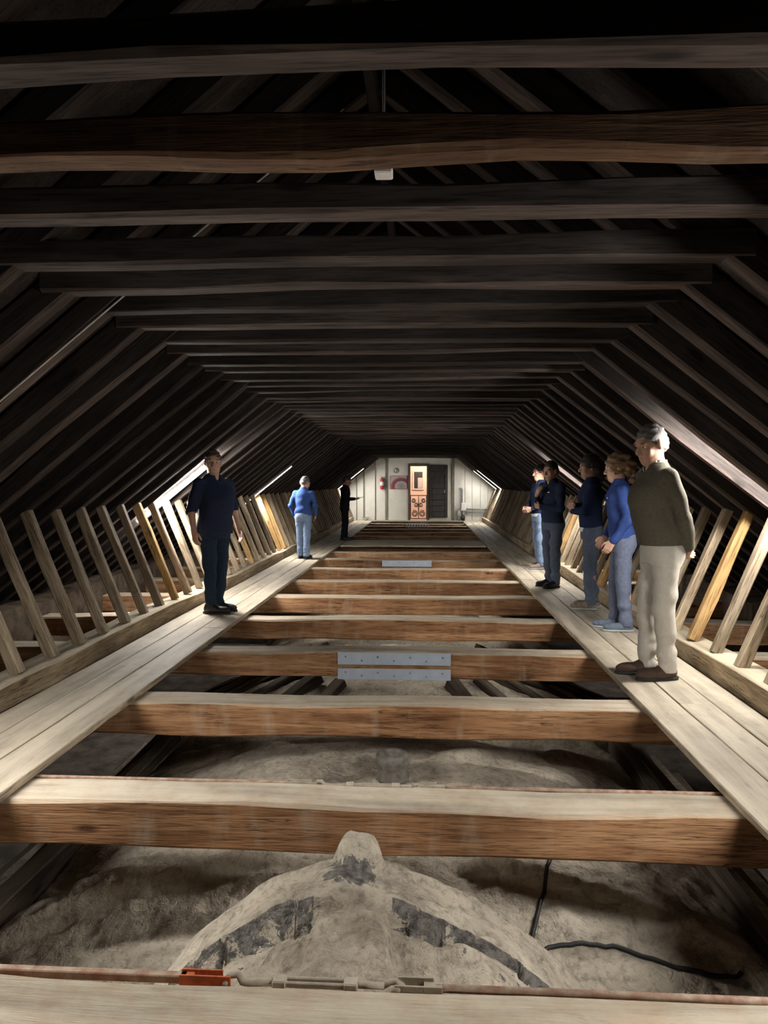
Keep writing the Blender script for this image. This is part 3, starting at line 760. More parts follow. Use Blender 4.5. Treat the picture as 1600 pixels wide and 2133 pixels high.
# ------------------------------------------------------------------ people: smooth-blended distance fields meshed with surface nets
def surface_nets(D, org, vox):
    nx, ny, nz = D.shape
    s = D < 0
    cnt = np.zeros((nx - 1, ny - 1, nz - 1), np.int8)
    for a in (0, 1):
        for b in (0, 1):
            for c in (0, 1): cnt += s[a:nx - 1 + a, b:ny - 1 + b, c:nz - 1 + c]
    act = (cnt > 0) & (cnt < 8)
    I, J, K = np.nonzero(act)
    N = len(I)
    ids = -np.ones(act.shape, np.int64); ids[I, J, K] = np.arange(N)
    cor = [(a, b, c) for a in (0, 1) for b in (0, 1) for c in (0, 1)]
    val = np.stack([D[I + a, J + b, K + c] for a, b, c in cor], 1)
    P = np.zeros((N, 3)); n = np.zeros(N)
    for i, p in enumerate(cor):
        for j, q in enumerate(cor):
            if j > i and sum(abs(p[t] - q[t]) for t in range(3)) == 1:
                va, vb = val[:, i], val[:, j]
                m = (va < 0) != (vb < 0)
                t = np.where(m, va / np.where(m, va - vb, 1), 0)
                for ax in range(3): P[:, ax] += np.where(m, p[ax] + t * (q[ax] - p[ax]), 0)
                n += m
    P /= n[:, None]
    P += np.stack([I, J, K], 1)
    P = P * vox + np.array(org)
    Q = []
    for ax in range(3):
        sl0 = [slice(None)] * 3; sl1 = [slice(None)] * 3
        sl0[ax] = slice(0, -1); sl1[ax] = slice(1, None)
        a, b = s[tuple(sl0)], s[tuple(sl1)]
        ch = a != b
        o1, o2 = [(1, 2), (2, 0), (0, 1)][ax]
        idx = np.array(np.nonzero(ch))
        ok = (idx[o1] >= 1) & (idx[o2] >= 1) & (idx[o1] < D.shape[o1] - 1) & (idx[o2] < D.shape[o2] - 1)
        idx = idx[:, ok]
        fl = a[tuple(idx)]
        def cell(d1, d2):
            q = idx.copy(); q[o1] += d1; q[o2] += d2
            return ids[tuple(q)]
        q = np.stack([cell(-1, -1), cell(0, -1), cell(0, 0), cell(-1, 0)], 1)
        q[~fl] = q[~fl][:, ::-1]
        Q.append(q)
    Q = np.concatenate(Q)
    Q = Q[(Q >= 0).all(1)]
    return P, Q

class Field:
    def __init__(s, lo, hi, vox):
        s.lo = np.array(lo, float); s.vox = vox
        n = np.ceil((np.array(hi) - s.lo) / vox).astype(int) + 1
        s.ax = [s.lo[i] + np.arange(n[i]) * vox for i in range(3)]
        s.D = np.full(tuple(n), 1.0, np.float32)
    def win(s, lo, hi):
        sl = []
        for i in range(3):
            a = int(np.clip(np.floor((lo[i] - s.lo[i]) / s.vox), 0, len(s.ax[i]))); b = int(np.clip(np.ceil((hi[i] - s.lo[i]) / s.vox) + 1, 0, len(s.ax[i])))
            sl.append(slice(a, b))
        X = s.ax[0][sl[0]][:, None, None]; Y = s.ax[1][sl[1]][None, :, None]; Z = s.ax[2][sl[2]][None, None, :]
        return tuple(sl), X, Y, Z
    def put(s, sl, d, k, op='add'):
        D = s.D[sl]
        if D.size == 0: return
        d = d.astype(np.float32)
        if op == 'add':
            if k > 0:
                h = np.clip(.5 + .5 * (D - d) / k, 0, 1)
                s.D[sl] = D * (1 - h) + d * h - k * h * (1 - h)
            else: s.D[sl] = np.minimum(D, d)
        else:
            d = -d
            if k > 0:
                h = np.clip(.5 - .5 * (D - d) / k, 0, 1)
                s.D[sl] = D * (1 - h) + d * h + k * h * (1 - h)
            else: s.D[sl] = np.maximum(D, d)
    def cone(s, a, b, ra, rb, k=.01, op='add', T=None):
        a = np.array(a, float); b = np.array(b, float)
        if T is not None: a = T(a); b = T(b)
        m = max(ra, rb) + .05 + k
        sl, X, Y, Z = s.win(np.minimum(a, b) - m, np.maximum(a, b) + m)
        ba = b - a; L = ba @ ba + 1e-9
        h = np.clip(((X - a[0]) * ba[0] + (Y - a[1]) * ba[1] + (Z - a[2]) * ba[2]) / L, 0, 1)
        d = np.sqrt((X - a[0] - h * ba[0]) ** 2 + (Y - a[1] - h * ba[1]) ** 2 + (Z - a[2] - h * ba[2]) ** 2) - (ra + (rb - ra) * h)
        s.put(sl, d, k, op)
    def ell(s, c, r, k=.01, op='add', R=None):
        """ellipsoid; R = (matrix 3x3, pivot) turns it"""
        c = np.array(c, float); r = np.array(r, float)
        cc = c if R is None else R[0] @ (c - R[1]) + R[1]
        m = max(r) + .04 + k
        sl, X, Y, Z = s.win(cc - m, cc + m)
        x, y, z = X - cc[0], Y - cc[1], Z - cc[2]
        if R is not None:
            q = R[0].T
            x, y, z = q[0, 0] * x + q[0, 1] * y + q[0, 2] * z, q[1, 0] * x + q[1, 1] * y + q[1, 2] * z, q[2, 0] * x + q[2, 1] * y + q[2, 2] * z
        k0 = np.sqrt((x / r[0]) ** 2 + (y / r[1]) ** 2 + (z / r[2]) ** 2)
        k1 = np.sqrt((x / r[0] ** 2) ** 2 + (y / r[1] ** 2) ** 2 + (z / r[2] ** 2) ** 2) + 1e-6
        s.put(sl, k0 * (k0 - 1) / k1, k, op)
    def loft(s, rows, k=.02, grow=0.0):
        """stacked ellipses: rows of (z, cx, cy, rx, ry)"""
        rows = sorted(rows); z = np.array([q[0] for q in rows])
        m = .06 + k
        x0 = min(q[1] - q[3] for q in rows) - m; x1 = max(q[1] + q[3] for q in rows) + m
        y0 = min(q[2] - q[4] for q in rows) - m; y1 = max(q[2] + q[4] for q in rows) + m
        sl, X, Y, Z = s.win((x0, y0, z[0] - m), (x1, y1, z[-1] + m))
        zz = np.clip(Z.ravel(), z[0], z[-1])
        # smooth interpolation through the rows
        def it(col):
            v = np.array([q[col] for q in rows], float)
            f = np.interp(zz, z, v)
            n = max(1, int(.02 / s.vox)); ker = np.ones(2 * n + 1) / (2 * n + 1)
            return np.convolve(np.pad(f, n, 'edge'), ker, 'valid')[None, None, :]
        cx, cy, rx, ry = it(1), it(2), it(3) + grow, it(4) + grow
        x, y = (X - cx), (Y - cy)
        k0 = np.sqrt((x / rx) ** 2 + (y / ry) ** 2); k1 = np.sqrt((x / rx ** 2) ** 2 + (y / ry ** 2) ** 2) + 1e-6
        d = k0 * (k0 - 1) / k1
        dz = np.maximum(z[0] - Z, Z - z[-1])
        d = np.maximum(d, dz + 0 * d)
        s.put(sl, d, k)
    def wrinkle(s, amp, f=1.0, seed=0, z0=-9, z1=9):
        r = rnd(seed)
        sl, X, Y, Z = s.win(s.lo, [a[-1] for a in s.ax])
        n = 0
        for i in range(5):
            d = (r.uniform(-14, 14), r.uniform(-14, 14), r.uniform(14, 46) * (1 if i % 2 else -1)); ph = r.uniform(0, 6.28)
            n = n + np.sin(f * (d[0] * X + d[1] * Y + d[2] * Z) + ph)
        w = np.clip((Z - z0) / .05, 0, 1) * np.clip((z1 - Z) / .05, 0, 1)
        s.D += (amp * n * w / 2.2).astype(np.float32)
    def cut_below(s, z): s.D = np.maximum(s.D, (z - s.ax[2])[None, None, :]).astype(np.float32)
    def cut_above(s, z): s.D = np.maximum(s.D, (s.ax[2] - z)[None, None, :]).astype(np.float32)
    def build(s, name, mat, parent, scale=1.0):
        P, Q = surface_nets(s.D, s.lo, s.vox)
        me = bpy.data.meshes.new(name)
        me.from_pydata((P * scale).tolist(), [], Q.tolist()); me.update()
        me.materials.append(mat)
        me.polygons.foreach_set('use_smooth', [True] * len(me.polygons))
        return link(name, me, parent)

def skin_mat(name, c):
    m = plain(name, tuple(x * .93 for x in c), .55, 0, 0, 14, .05, .4, tuple(min(1, x * 1.06) for x in c))
    b = m.node_tree.nodes['Principled BSDF']; b.inputs['Subsurface Weight'].default_value = .12; b.inputs['Subsurface Radius'].default_value = (.02, .008, .004)
    b.inputs['Subsurface Scale'].default_value = .5
    return m
def cloth(name, c, noise=.12, ns=30.0, bump=.25): return plain(name, c, .9, 0, noise, ns, bump, .15)
SK_L = skin_mat('skin_light', (.52, .31, .22)); SK_T = skin_mat('skin_tan', (.42, .24, .16))
HAIR_D = plain('hair_dark', (.022, .015, .011), .6, 0, .4, 60, .6); HAIR_B = plain('hair_brown', (.075, .045, .026), .6, 0, .4, 60, .6)
HAIR_G = plain('hair_grey', (.10, .092, .085), .7, 0, .4, 60, .6); HAIR_C = plain('hair_curly_brown', (.21, .125, .065), .65, 0, .45, 45, .8)
NAVY = cloth('navy_cotton', (.020, .027, .054)); NAVY2 = cloth('navy_fleece', (.013, .022, .055)); BLUE = cloth('blue_fleece', (.030, .065, .20), .15); BLUE2 = cloth('royal_blue_softshell', (.028, .055, .19), .15)
OLIVE = cloth('olive_wool', (.085, .075, .055), .15, 60); BEIGE = cloth('beige_twill', (.46, .43, .37), .06); JEAN = cloth('dark_denim', (.018, .032, .052), .25, 50)
JEANL = cloth('pale_denim', (.17, .23, .34), .2, 40); GREYP = cloth('blue_grey_work_cotton', (.12, .14, .20), .15, 40); GREYP2 = cloth('slate_work_cotton', (.085, .105, .145), .15, 40)
BLACKC = cloth('black_cotton', (.012, .013, .018)); WHITEC = cloth('white_cotton', (.62, .64, .66), .05); DKSHIRT = cloth('pale_shirt', (.48, .47, .46), .05)
SH_BLACK = plain('black_leather', (.012, .012, .013), .5, 0, .2, 30, .2); SH_BROWN = plain('brown_suede', (.055, .030, .020), .85, 0, .25, 40, .3)
SH_GREY = plain('grey_blue_trainer', (.10, .13, .17), .7, 0, .3, 30, .3); SH_TAN = plain('tan_trainer', (.20, .15, .11), .7, 0, .3, 30, .3)
SO_BLACK = plain('dark_rubber_sole', (.02, .018, .016), .8, 0, .2, 20); SO_GREY = plain('grey_rubber_sole', (.33, .34, .35), .8, 0, .1, 20)
EYE_W = plain('eye_white', (.62, .60, .57), .3, 0, .02, 5); EYE_D = plain('eye_iris', (.03, .018, .012), .25, 0, .1, 5); LIP = plain('lips', (.34, .15, .12), .5, 0, .1, 30)

def rotm(yaw, pitch, roll=0.0): return np.array((Matrix.Rotation(yaw, 3, 'Z') @ Matrix.Rotation(-pitch, 3, 'X') @ Matrix.Rotation(roll, 3, 'Y')))

def hand(fl, E_, W_, side, nrm=None, curl=.35, spread=1.0, dirn=None):
    """palm, four fingers of different length with two bends each and a thumb leaving the side of the palm"""
    E_, W_ = np.array(E_, float), np.array(W_, float)
    u = W_ - E_ if dirn is None else np.array(dirn, float); u = u / np.linalg.norm(u)
    n = np.array(nrm if nrm is not None else (-side, 0, 0), float); n = n - u * (n @ u); n /= np.linalg.norm(n)   # palm faces n
    v = np.cross(u, n) * side      # towards the thumb side
    v = v / np.linalg.norm(v)
    if v[1] < 0 and nrm is None: v = -v
    offs = (.030, .010, -.010, -.028); lens = (.068, .078, .072, .056)
    fl.cone(W_ - u * .015, W_ + u * .03, .026, .026, .015)
    for o, Lg in zip(offs, lens):
        a = W_ + u * .02 + v * o * .7; b = W_ + u * .088 + v * o * spread
        fl.cone(a, b, .0155, .0125, .012)
        d = u.copy(); p = b
        for i, fr in enumerate((.45, .32, .23)):
            c = curl * (1 + .25 * i)
            d = d * math.cos(c) + n * math.sin(c); n2 = n
            d /= np.linalg.norm(d)
            q = p + d * Lg * fr * 1.1
            fl.cone(p, q, .0098 - .0008 * i, .0090 - .0010 * i, .004)
            p = q
    t0 = W_ + u * .022 + v * .024; t1 = W_ + u * .055 + v * .052 + n * .012; t2 = W_ + u * .088 + v * .058 + n * .026; t3 = W_ + u * .11 + v * .053 + n * .036
    fl.cone(t0, t1, .0165, .0125, .010); fl.cone(t1, t2, .0120, .0105, .004); fl.cone(t2, t3, .0105, .0085, .004)

def person(loc, facing, H, label, skin, hair, top, legs, shoe, sole, arms, head=(0, 0), hair_style='short', sleeve='long', vox=.008, female=False, hem=.90, belly=0.0,
           collar=None, under=None, feet=((-.10, 0, .08), (.10, 0, -.08)), hands=None, bow=0.0, loose=1.0, logo=None, seed=1, tie_z=None, collar_mat=None, extra=None, stance=.0, bulk=1.0, taper=1.0):
    s = H / 1.755
    hs = 1.12 if not female else 1.10
    rt = empty('person', loc, facing)
    tag(rt, label, 'person', 'people on the walkways')
    hands = hands or [dict(), dict()]
    fw_ = (.92 if female else 1.0) * bulk
    fh_ = .94 if female else 1.0
    SH = .185 * (fw_ if female else .5 + .5 * bulk)
    by = bow                       # forward shift of the upper body
    def ycur(z): return by * max(0, (z - .95)) ** 1.3 * 1.2
    piv = np.array((0, ycur(1.52) - .005, 1.52))
    RH = rotm(head[0], head[1])
    p00 = np.array((0, -.005, 1.53))
    hc = lambda p: (np.array(p, float) - p00) * hs + p00 + np.array((0, piv[1] + .005, -.024))
    HT = lambda p: RH @ (hc(p) - piv) + piv
    RR = (RH, piv)
    def ellh(f_, c, r, k=.01, op='add'): f_.ell(hc(c), np.array(r) * hs, k, op, RR)
    def coneh(f_, a, b_, ra, rb, k=.01, op='add'): f_.cone(a, b_, ra * hs, rb * hs, k, op, T=HT)
    lo = np.array((-.62, -.45, -.005)); hi = np.array((.62, .62, 1.82))
    pts = [np.array(p) for a in arms for p in a]
    lo = np.minimum(lo, np.array((-.32, -.3, -.005))); xm = max([.32] + [abs(p[0]) + .16 for p in pts]); ym = max([.3] + [p[1] + .24 for p in pts]); yn = min([-.26] + [p[1] - .18 for p in pts])
    lo = (-xm, yn, -.005); hi = (xm, max(ym, .32 + by * .6), 1.86)
    sho = [np.array((sx * SH, ycur(1.40), 1.398)) for sx in (-1, 1)]
    legs_j = []
    for (fx, fy, rot), sx in zip(feet, (-1, 1)):
        hip = np.array((sx * .088, 0, .90)); ank = np.array((fx, fy - .02, .085)); kn = (hip + ank) / 2 + np.array((0, .025 + stance, .0)); legs_j.append((hip, kn, ank, fx, fy, rot))
    T0 = [(.84, 0, 0, .15, .105), (.95, 0, 0, .165, .115), (1.07, 0, .005 + belly * .5, .140, .102 + belly * .5), (1.20, 0, .005 + belly, .150, .108 + belly), (1.33, 0, 0, .158, .108), (1.41, 0, -.005, .130, .080), (1.48, 0, -.01, .070, .062)]
    T0 = [(z, x, y + ycur(z), rx * fw_, ry) for z, x, y, rx, ry in T0]
    # ---- body: one continuous surface
    b = Field(lo, hi, vox)
    b.loft(T0, .02)
    b.cone((0, ycur(1.45) - .015, 1.45), HT((0, -.005, 1.57)), .064, .060, .03)
    for (S_, arm, sx) in zip(sho, arms, (-1, 1)):
        E_, W_ = np.array(arm[0]), np.array(arm[1])
        b.cone(S_ + np.array((-sx * .012, 0, -.01)), E_, .042, .037, .02); b.cone(E_, W_, .041, .027, .015)
        m_ = E_ * .72 + W_ * .28; b.cone(E_, m_, .040, .040, .012)
    for hip, kn, ank, fx, fy, rot in legs_j:
        b.cone(hip, kn, .080, .055, .03); b.cone(kn, ank, .054, .037, .02)
        b.cone(kn * .7 + ank * .3 + np.array((0, -.02, 0)), kn * .4 + ank * .6 + np.array((0, -.012, 0)), .050, .042, .02)
        t = np.array((fx - math.sin(rot) * .13, fy + math.cos(rot) * .13, .04)); b.cone(ank - np.array((0, 0, .03)), t, .036, .028, .02)
    # head
    ellh(b, ((0, -.012, 1.655)), (.076 * fh_, .094, .098), .02)
    ellh(b, ((0, .020, 1.600)), (.062 * fh_, .072, .080), .03)
    ellh(b, ((0, .060, 1.545)), (.034, .030, .024), .03)
    coneh(b, (-.034, .072, 1.662), (.034, .072, 1.662), .017, .017, .015)
    for sx in (-1, 1):
        ellh(b, ((sx * .033, .093, 1.640)), (.017, .016, .012), .010, 'sub')
        ellh(b, ((sx * .042, .062, 1.607)), (.022, .022, .024), .02)
        ellh(b, ((sx * .077 * fh_, -.008, 1.632)), (.010, .021, .032), .006)
    coneh(b, (0, .084, 1.648), (0, .108, 1.612), .0095, .0145, .008)
    for sx in (-1, 1): ellh(b, ((sx * .012, .096, 1.606)), (.010, .012, .009), .006)
    coneh(b, (-.018, .084, 1.579), (.018, .084, 1.579), .009, .009, .008); coneh(b, (-.016, .083, 1.566), (.016, .083, 1.566), .010, .010, .008)
    coneh(b, (-.022, .098, 1.5725), (.022, .098, 1.5725), .0035, .0035, .002, 'sub')
    for i, sx in enumerate((-1, 1)):
        hd = dict(hands[i]); 
        if hd.get('skip'): continue
        hand(b, arms[i][0], arms[i][1], sx, **hd)
    body = b.build('body', skin, rt, s)
    # ---- eyes, brows, lips
    def small(name, c, r, mat, n=10):
        p = HT(c)
        mb = MB().lathe([(max(1e-4, math.sin(PI * i / 6)) , -math.cos(PI * i / 6)) for i in range(7)], n)
        V = [RH @ (np.array(v) * np.array(r) * hs) + p for v in mb.v]
        mb.v = [tuple(np.array(v) * s) for v in V]
        return mb.build(name, mat, rt)
    for sx in (-1, 1):
        e = small('eye', (sx * .032, .0715, 1.640), (.0135, .0120, .0085), EYE_W)
        p = small('iris', (sx * .032, .0800, 1.640), (.0066, .0042, .0066), EYE_D, 8); p.parent = e
        small('eyebrow', (sx * .034, .0855, 1.664), (.021, .006, .0045), hair)
    small('lips', (0, .0895, 1.5725), (.021, .006, .0085), LIP)
    # ---- hair
    h = Field((-.26, -.36, 1.28), (.26, .36, 1.88), .006)
    if hair_style == 'short':
        ellh(h, ((0, -.016, 1.664)), (.0795 * fh_, .0970, .1010), .0)
        ellh(h, ((0, -.052, 1.625)), (.070, .060, .075), .02)
        h.wrinkle(.0035, 4.5, seed)
        ellh(h, ((0, .135, 1.600)), (.115, .098, .112), .025, 'sub')
        ellh(h, ((0, .02, 1.505)), (.13, .125, .085), .03, 'sub')
    elif hair_style == 'long':      # dark hair gathered at the back of the head
        ellh(h, ((0, -.018, 1.668)), (.083, .101, .103), .0); ellh(h, ((0, -.065, 1.60)), (.080, .065, .10), .03); ellh(h, ((0, -.10, 1.56)), (.045, .05, .10), .02)
        h.wrinkle(.004, 2.4, seed)
        ellh(h, ((0, .125, 1.595)), (.105, .085, .098), .012, 'sub')
    else:                            # loose curls to the shoulders
        ellh(h, ((0, -.02, 1.668)), (.094, .112, .108), .0)
        rr = rnd(seed)
        for i in range(70):
            a = rr.uniform(.25 * PI, .75 * PI) * 2 - PI * .5; q = rr.uniform(0, 1)
            ang = rr.uniform(-1.25, 1.25)
            c = ((math.sin(ang) * (.080 + .035 * q), -.025 - math.cos(ang) * (.085 + .085 * q), 1.71 - .22 * q + rr.uniform(-.02, .02)))
            ellh(h, c, (.030, .030, .030), .012)
        h.wrinkle(.009, 2.6, seed)
        ellh(h, ((0, .125, 1.590)), (.105, .080, .100), .012, 'sub')
    h.build('hair', hair, rt, s)
    # ---- trousers
    t = Field((-.34, -.32, .02), (.34, .36, 1.10), vox)
    t.loft([(.80, 0, 0, .165 * fw_, .118), (.92, 0, -.004, .180 * fw_, .128), (1.00, 0, .0, .168 * fw_, .120 + belly * .3), (1.04, 0, .003, .160 * fw_, .115 + belly * .4)], .02)
    for hip, kn, ank, fx, fy, rot in legs_j:
        a2 = ank + np.array((0, .005, -.02))
        t.cone(hip + np.array((0, 0, -.02)), kn, .094 * fw_ ** .5, .070 * loose, .03); t.cone(kn, a2, .069 * loose, .058 * loose * taper, .02)
        t.ell((hip[0], -.055, .88), (.075, .07, .09), .03)
    t.wrinkle(.0055, 1.0, seed + 3, .06, .78); t.wrinkle(.004, 1.7, seed + 5, .06, .30)
    t.cut_below(.055); t.cut_above(1.035)
    t.build('trousers', legs, rt, s)
    # ---- top
    g = Field(lo, hi, vox)
    TT = [(z, x, y, rx, ry) for z, x, y, rx, ry in
          [(hem, 0, .002, .176 * fw_ * loose, .130 + belly * .5), (1.0, 0, .002 + belly * .3, .176 * fw_ * loose, .130 + belly * .6), (1.10, 0, .006 + belly * .6, .168 * fw_, .128 + belly * .7), (1.22, 0, .005 + belly, .172 * fw_, .130 + belly),
           (1.33, 0, .002 + belly * .4, .182 * fw_, .132 + belly * .4 + (.012 if female else 0)), (1.40, 0, -.004, .168 * fw_, .112), (1.45, 0, -.008, .125 * fw_, .092), (1.50, 0, -.01, .075, .074)]]
    TT = [(z, x, y + ycur(z), rx, ry) for z, x, y, rx, ry in TT]
    g.loft(TT, .0)
    for (S_, arm, sx) in zip(sho, arms, (-1, 1)):
        E_, W_ = np.array(arm[0]), np.array(arm[1])
        S2 = S_ + np.array((-sx * .006, 0, -.004))
        if sleeve == 'long':
            g.cone(S2, E_, .065, .056, .05); g.cone(E_, W_ + (E_ - W_) * .06, .056, .041, .02)
        elif sleeve == 'elbow':
            g.cone(S2, E_ + (W_ - E_) * .12, .066, .057, .05)
        else:
            g.cone(S2, S_ + (E_ - S_) * .6, .070, .064, .035)
    g.wrinkle(.0055, .9, seed + 7, hem - .3, 1.42)
    g.cone((0, ycur(1.47) - .008, 1.47), HT((0, 0, 1.60)), .064, .080, .006, 'sub')
    g.ell((0, ycur(1.45) + .085, 1.485), (.045, .05, .055), .008, 'sub')
    if sleeve != 'long':
        for i, arm in enumerate(arms):     # open sleeve ends
            E_, W_ = np.array(arm[0]), np.array(arm[1])
            e0 = E_ + (W_ - E_) * .16 if sleeve == 'elbow' else sho[i] + (E_ - sho[i]) * .62
            d = (W_ - E_) / np.linalg.norm(W_ - E_)
            g.cone(e0 + d * .075, e0 + d * .30, .075, .08, .0, 'sub')
    garment = g.build('jacket' if sleeve == 'long' else 'polo_shirt', top, rt, s)
    if collar:
        cm = collar_mat or top
        c = Field((-.16, -.16 + by * .5, 1.40), (.16, .2 + by * .8, 1.60), .006)
        y_ = ycur(1.5) - .008
        c.cone((0, y_, 1.455), HT((0, -.004, 1.455 + collar + .03)), .083, .077, 0)
        c.cut_above(1.455 + collar + .015)
        c.cone((0, y_, 1.40), HT((0, -.002, 1.60)), .068, .067, 0, 'sub')
        c.ell((0, y_ + .085, 1.51), (.028, .06, .075), .004, 'sub')
        c.build('collar', cm, garment, s)
    if under is not None:
        u = Field((-.26, -.24, hem - .10), (.26, .26, hem + .06), .008)
        u.loft([(hem - .045, 0, 0, .178 * fw_, .128 + belly * .4), (hem + .03, 0, .0, .174 * fw_, .127 + belly * .5)], 0)
        u.build('undershirt_hem', under, rt, s)
    if logo:
        lx = logo
        mb = MB().box(-.016, .016, -.001, .001, -.006, .006, 0, Matrix.Translation((lx, ycur(1.31) + .137 + belly * .35, 1.325)) @ Matrix.Rotation(-lx * 1.5, 4, 'Z'))
        mb.v = [tuple(np.array(v) * s) for v in mb.v]; mb.build('logo', WHITEC, garment)
    # ---- shoes
    for hip, kn, ank, fx, fy, rot in legs_j:
        f = Field((-.08, -.12, -.004), (.08, .24, .16), .006)
        f.ell((0, .115, .040), (.046, .098, .042), .0); f.ell((0, -.015, .052), (.041, .070, .055), .03); f.cone((0, .04, .05), (0, -.01, .085), .040, .038, .03)
        f.cone((0, -.022, .06), (0, -.025, .11), .043, .042, .02)
        f.cut_below(.014); f.cut_above(.112)
        o = f.build('shoe', shoe, rt, s); o.location = (fx * s, fy * s, 0); o.rotation_euler = (0, 0, rot)
        f = Field((-.09, -.13, -.02), (.09, .25, .05), .006)
        f.ell((0, .115, .014), (.050, .104, .05), .0); f.ell((0, -.02, .014), (.044, .076, .05), .03); f.cut_below(.002); f.cut_above(.022)
        f.build('sole', sole, o, s)
    if extra: extra(rt, s, garment)
    return rt

HANG = lambda sx, out=.06, fwd=.05, back=-.03: ((sx * (.185 + out * .8), back, 1.135), (sx * (.185 + out), fwd, .885))
D2R = math.pi / 180
# 1 man in navy polo on the left walkway
def holster(rt, s, g):
    mb = MB().box(-.016, .016, -.05, .05, -.08, .07, .008, Matrix.Translation((-.20, .01, .93))); mb.v = [tuple(np.array(v) * s) for v in mb.v]; mb.build('phone_pouch', SH_BLACK, rt)
person((-2.02, 7.60, .002), 233 * D2R, 1.76, 'heavyset man in navy polo shirt and dark jeans looking at the viewer', SK_L, HAIR_B, NAVY, JEAN, SH_BLACK, SO_BLACK,
       (((-.275, -.03, 1.14), (-.29, .06, .90)), ((.275, -.03, 1.14), (.30, .06, .90))), head=(-34 * D2R, .03), sleeve='elbow', vox=.007, hem=.89, belly=.055, bulk=1.12, taper=.86, collar=.03,
       feet=((-.085, -.03, .40), (.085, .05, .55)), logo=-.08, seed=3, loose=1.03, extra=holster)
# 2 grey-haired man at the right
person((1.98, 5.24, .002), 98 * D2R, 1.83, 'grey-haired man in olive jumper, beige trousers and brown shoes, nearest on the right walkway', SK_T, HAIR_G, OLIVE, BEIGE, SH_BROWN, SO_BLACK,
       (((-.205, -.055, 1.12), (-.14, -.13, .92)), ((.205, -.055, 1.12), (.12, -.16, .91))), head=(14 * D2R, .30), vox=.007, hem=.93, belly=.04, collar=.045, collar_mat=DKSHIRT, bow=.10,
       hands=[dict(nrm=(0, -1, .0), curl=.5, dirn=(.7, -.25, -.4)), dict(nrm=(0, -1, 0), curl=.5, dirn=(-.7, -.15, -.4))], feet=((-.075, -.01, .03), (.085, .06, -.05)), seed=5, loose=1.05)
# 3 woman with curls
person((2.16, 6.90, .002), 84 * D2R, 1.68, 'woman with loose curly brown hair in royal blue jacket and grey-blue trousers', SK_L, HAIR_C, BLUE2, GREYP, SH_GREY, SO_GREY,
       (((-.235, -.02, 1.13), (-.18, .12, .90)), ((.235, -.02, 1.13), (.17, .14, .92))), head=(4 * D2R, .20), hair_style='curly', vox=.007, female=True, hem=.93, collar=.05, under=WHITEC, bow=.08,
       feet=((-.08, -.02, .05), (.085, .06, -.08)), logo=-.07, seed=8, loose=1.06)
# 4 person in navy jumper with dark hair
person((2.13, 8.05, .002), 82 * D2R, 1.72, 'dark-haired person in navy jumper and slate trousers behind the curly-haired woman', SK_T, HAIR_D, NAVY2, GREYP2, SH_TAN, SO_GREY,
       (((-.215, .08, 1.13), (-.02, .22, 1.13)), ((.215, .08, 1.14), (.04, .24, 1.17))), head=(8 * D2R, .16), hair_style='long', vox=.008, female=True, hem=.93, collar=.04, under=WHITEC, bow=.02,
       hands=[dict(nrm=(0, -1, .2), curl=.3, dirn=(1, .0, .1)), dict(nrm=(0, -1, .2), curl=.3, dirn=(-1, -.1, .1))], feet=((-.08, .02, .06), (.085, -.03, -.08)), seed=11, loose=1.04)
# 5 man with arms folded
person((2.00, 9.72, .002), 122 * D2R, 1.70, 'man in dark navy jacket with one arm raised to his chest on the right walkway', SK_T, HAIR_D, NAVY, GREYP2, SH_BLACK, SO_BLACK,
       (((-.245, .08, 1.12), (.02, .21, 1.12)), ((.245, .07, 1.13), (.06, .24, 1.28))), head=(8 * D2R, .18), vox=.008, hem=.90, collar=.05, bow=.05,
       hands=[dict(nrm=(0, -1, .2), curl=.3, dirn=(1, .0, .15)), dict(nrm=(0, -1, -.2), curl=.45, dirn=(-.5, .05, .8))], feet=((-.09, .03, .05), (.10, -.03, -.15)), logo=-.08, seed=13, loose=1.05)
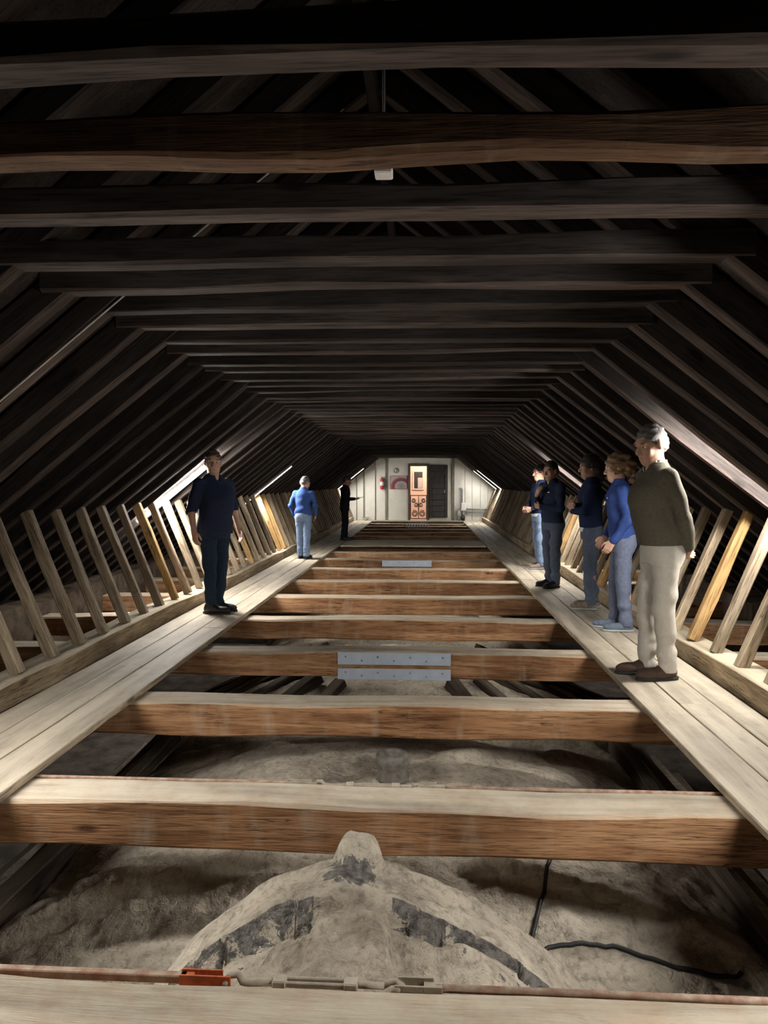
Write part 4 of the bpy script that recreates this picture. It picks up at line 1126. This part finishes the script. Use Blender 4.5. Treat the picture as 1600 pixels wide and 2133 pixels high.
# 6 half hidden person behind him
person((2.16, 11.80, .002), 108 * D2R, 1.70, 'half-hidden person in navy jacket and pale jeans, farthest in the row on the right walkway', SK_L, HAIR_D, NAVY2, JEANL, SH_TAN, SO_GREY,
       (((-.235, .03, 1.12), (-.10, .20, 1.02)), ((.235, .03, 1.12), (.12, .20, 1.02))), head=(0, .1), vox=.009, hem=.93, collar=.04, under=WHITEC, feet=((-.08, .02, .06), (.09, -.04, -.08)), seed=17, loose=1.06)
# 7 man in blue jacket seen from behind
person((-1.98, 13.05, .002), -8 * D2R, 1.53, 'man in bright blue jacket and pale jeans seen from behind on the left walkway', SK_L, HAIR_G, BLUE, JEANL, SH_BLACK, SO_BLACK,
       (((-.27, -.02, 1.13), (-.235, .10, .93)), ((.27, -.02, 1.13), (.235, .10, .93))), head=(-30 * D2R, .42), vox=.008, hem=.93, collar=.05, bow=.06, feet=((-.085, .05, .05), (.085, -.06, -.25)), seed=19, loose=1.12)
# 8 dark figure with a tablet
def tablet_hands(): return [dict(nrm=(.2, .2, 1), curl=.25, dirn=(.1, 1, .05)), dict(nrm=(-.2, .2, 1), curl=.25, dirn=(-.1, 1, .05))]
person((-1.68, 17.25, .002), -88 * D2R, 1.58, 'dark silhouetted person holding a tablet on the far left walkway', SK_T, HAIR_D, BLACKC, BLACKC, SH_BLACK, SO_BLACK,
       (((-.23, .05, 1.12), (-.10, .27, 1.12)), ((.23, .05, 1.12), (.10, .27, 1.12))), head=(0, .35), vox=.009, hem=.93, collar=.04, bow=.05, hands=tablet_hands(), feet=((-.08, .02, .06), (.09, -.04, -.08)), seed=23)
tb = empty('tablet', (-1.68 + .37, 17.25, 1.035)); tb.rotation_euler = (0, -.25, 0); tag(tb, 'dark tablet in the hands of the silhouetted person', 'tablet')
MB().box(-.08, .10, -.11, .11, 0, .010, .003).build('case', SH_BLACK, tb); MB().box(-.07, .09, -.10, .10, .010, .0115).build('screen', plain('tablet_glass', (.03, .035, .04), .1, 0, .1, 4), tb)
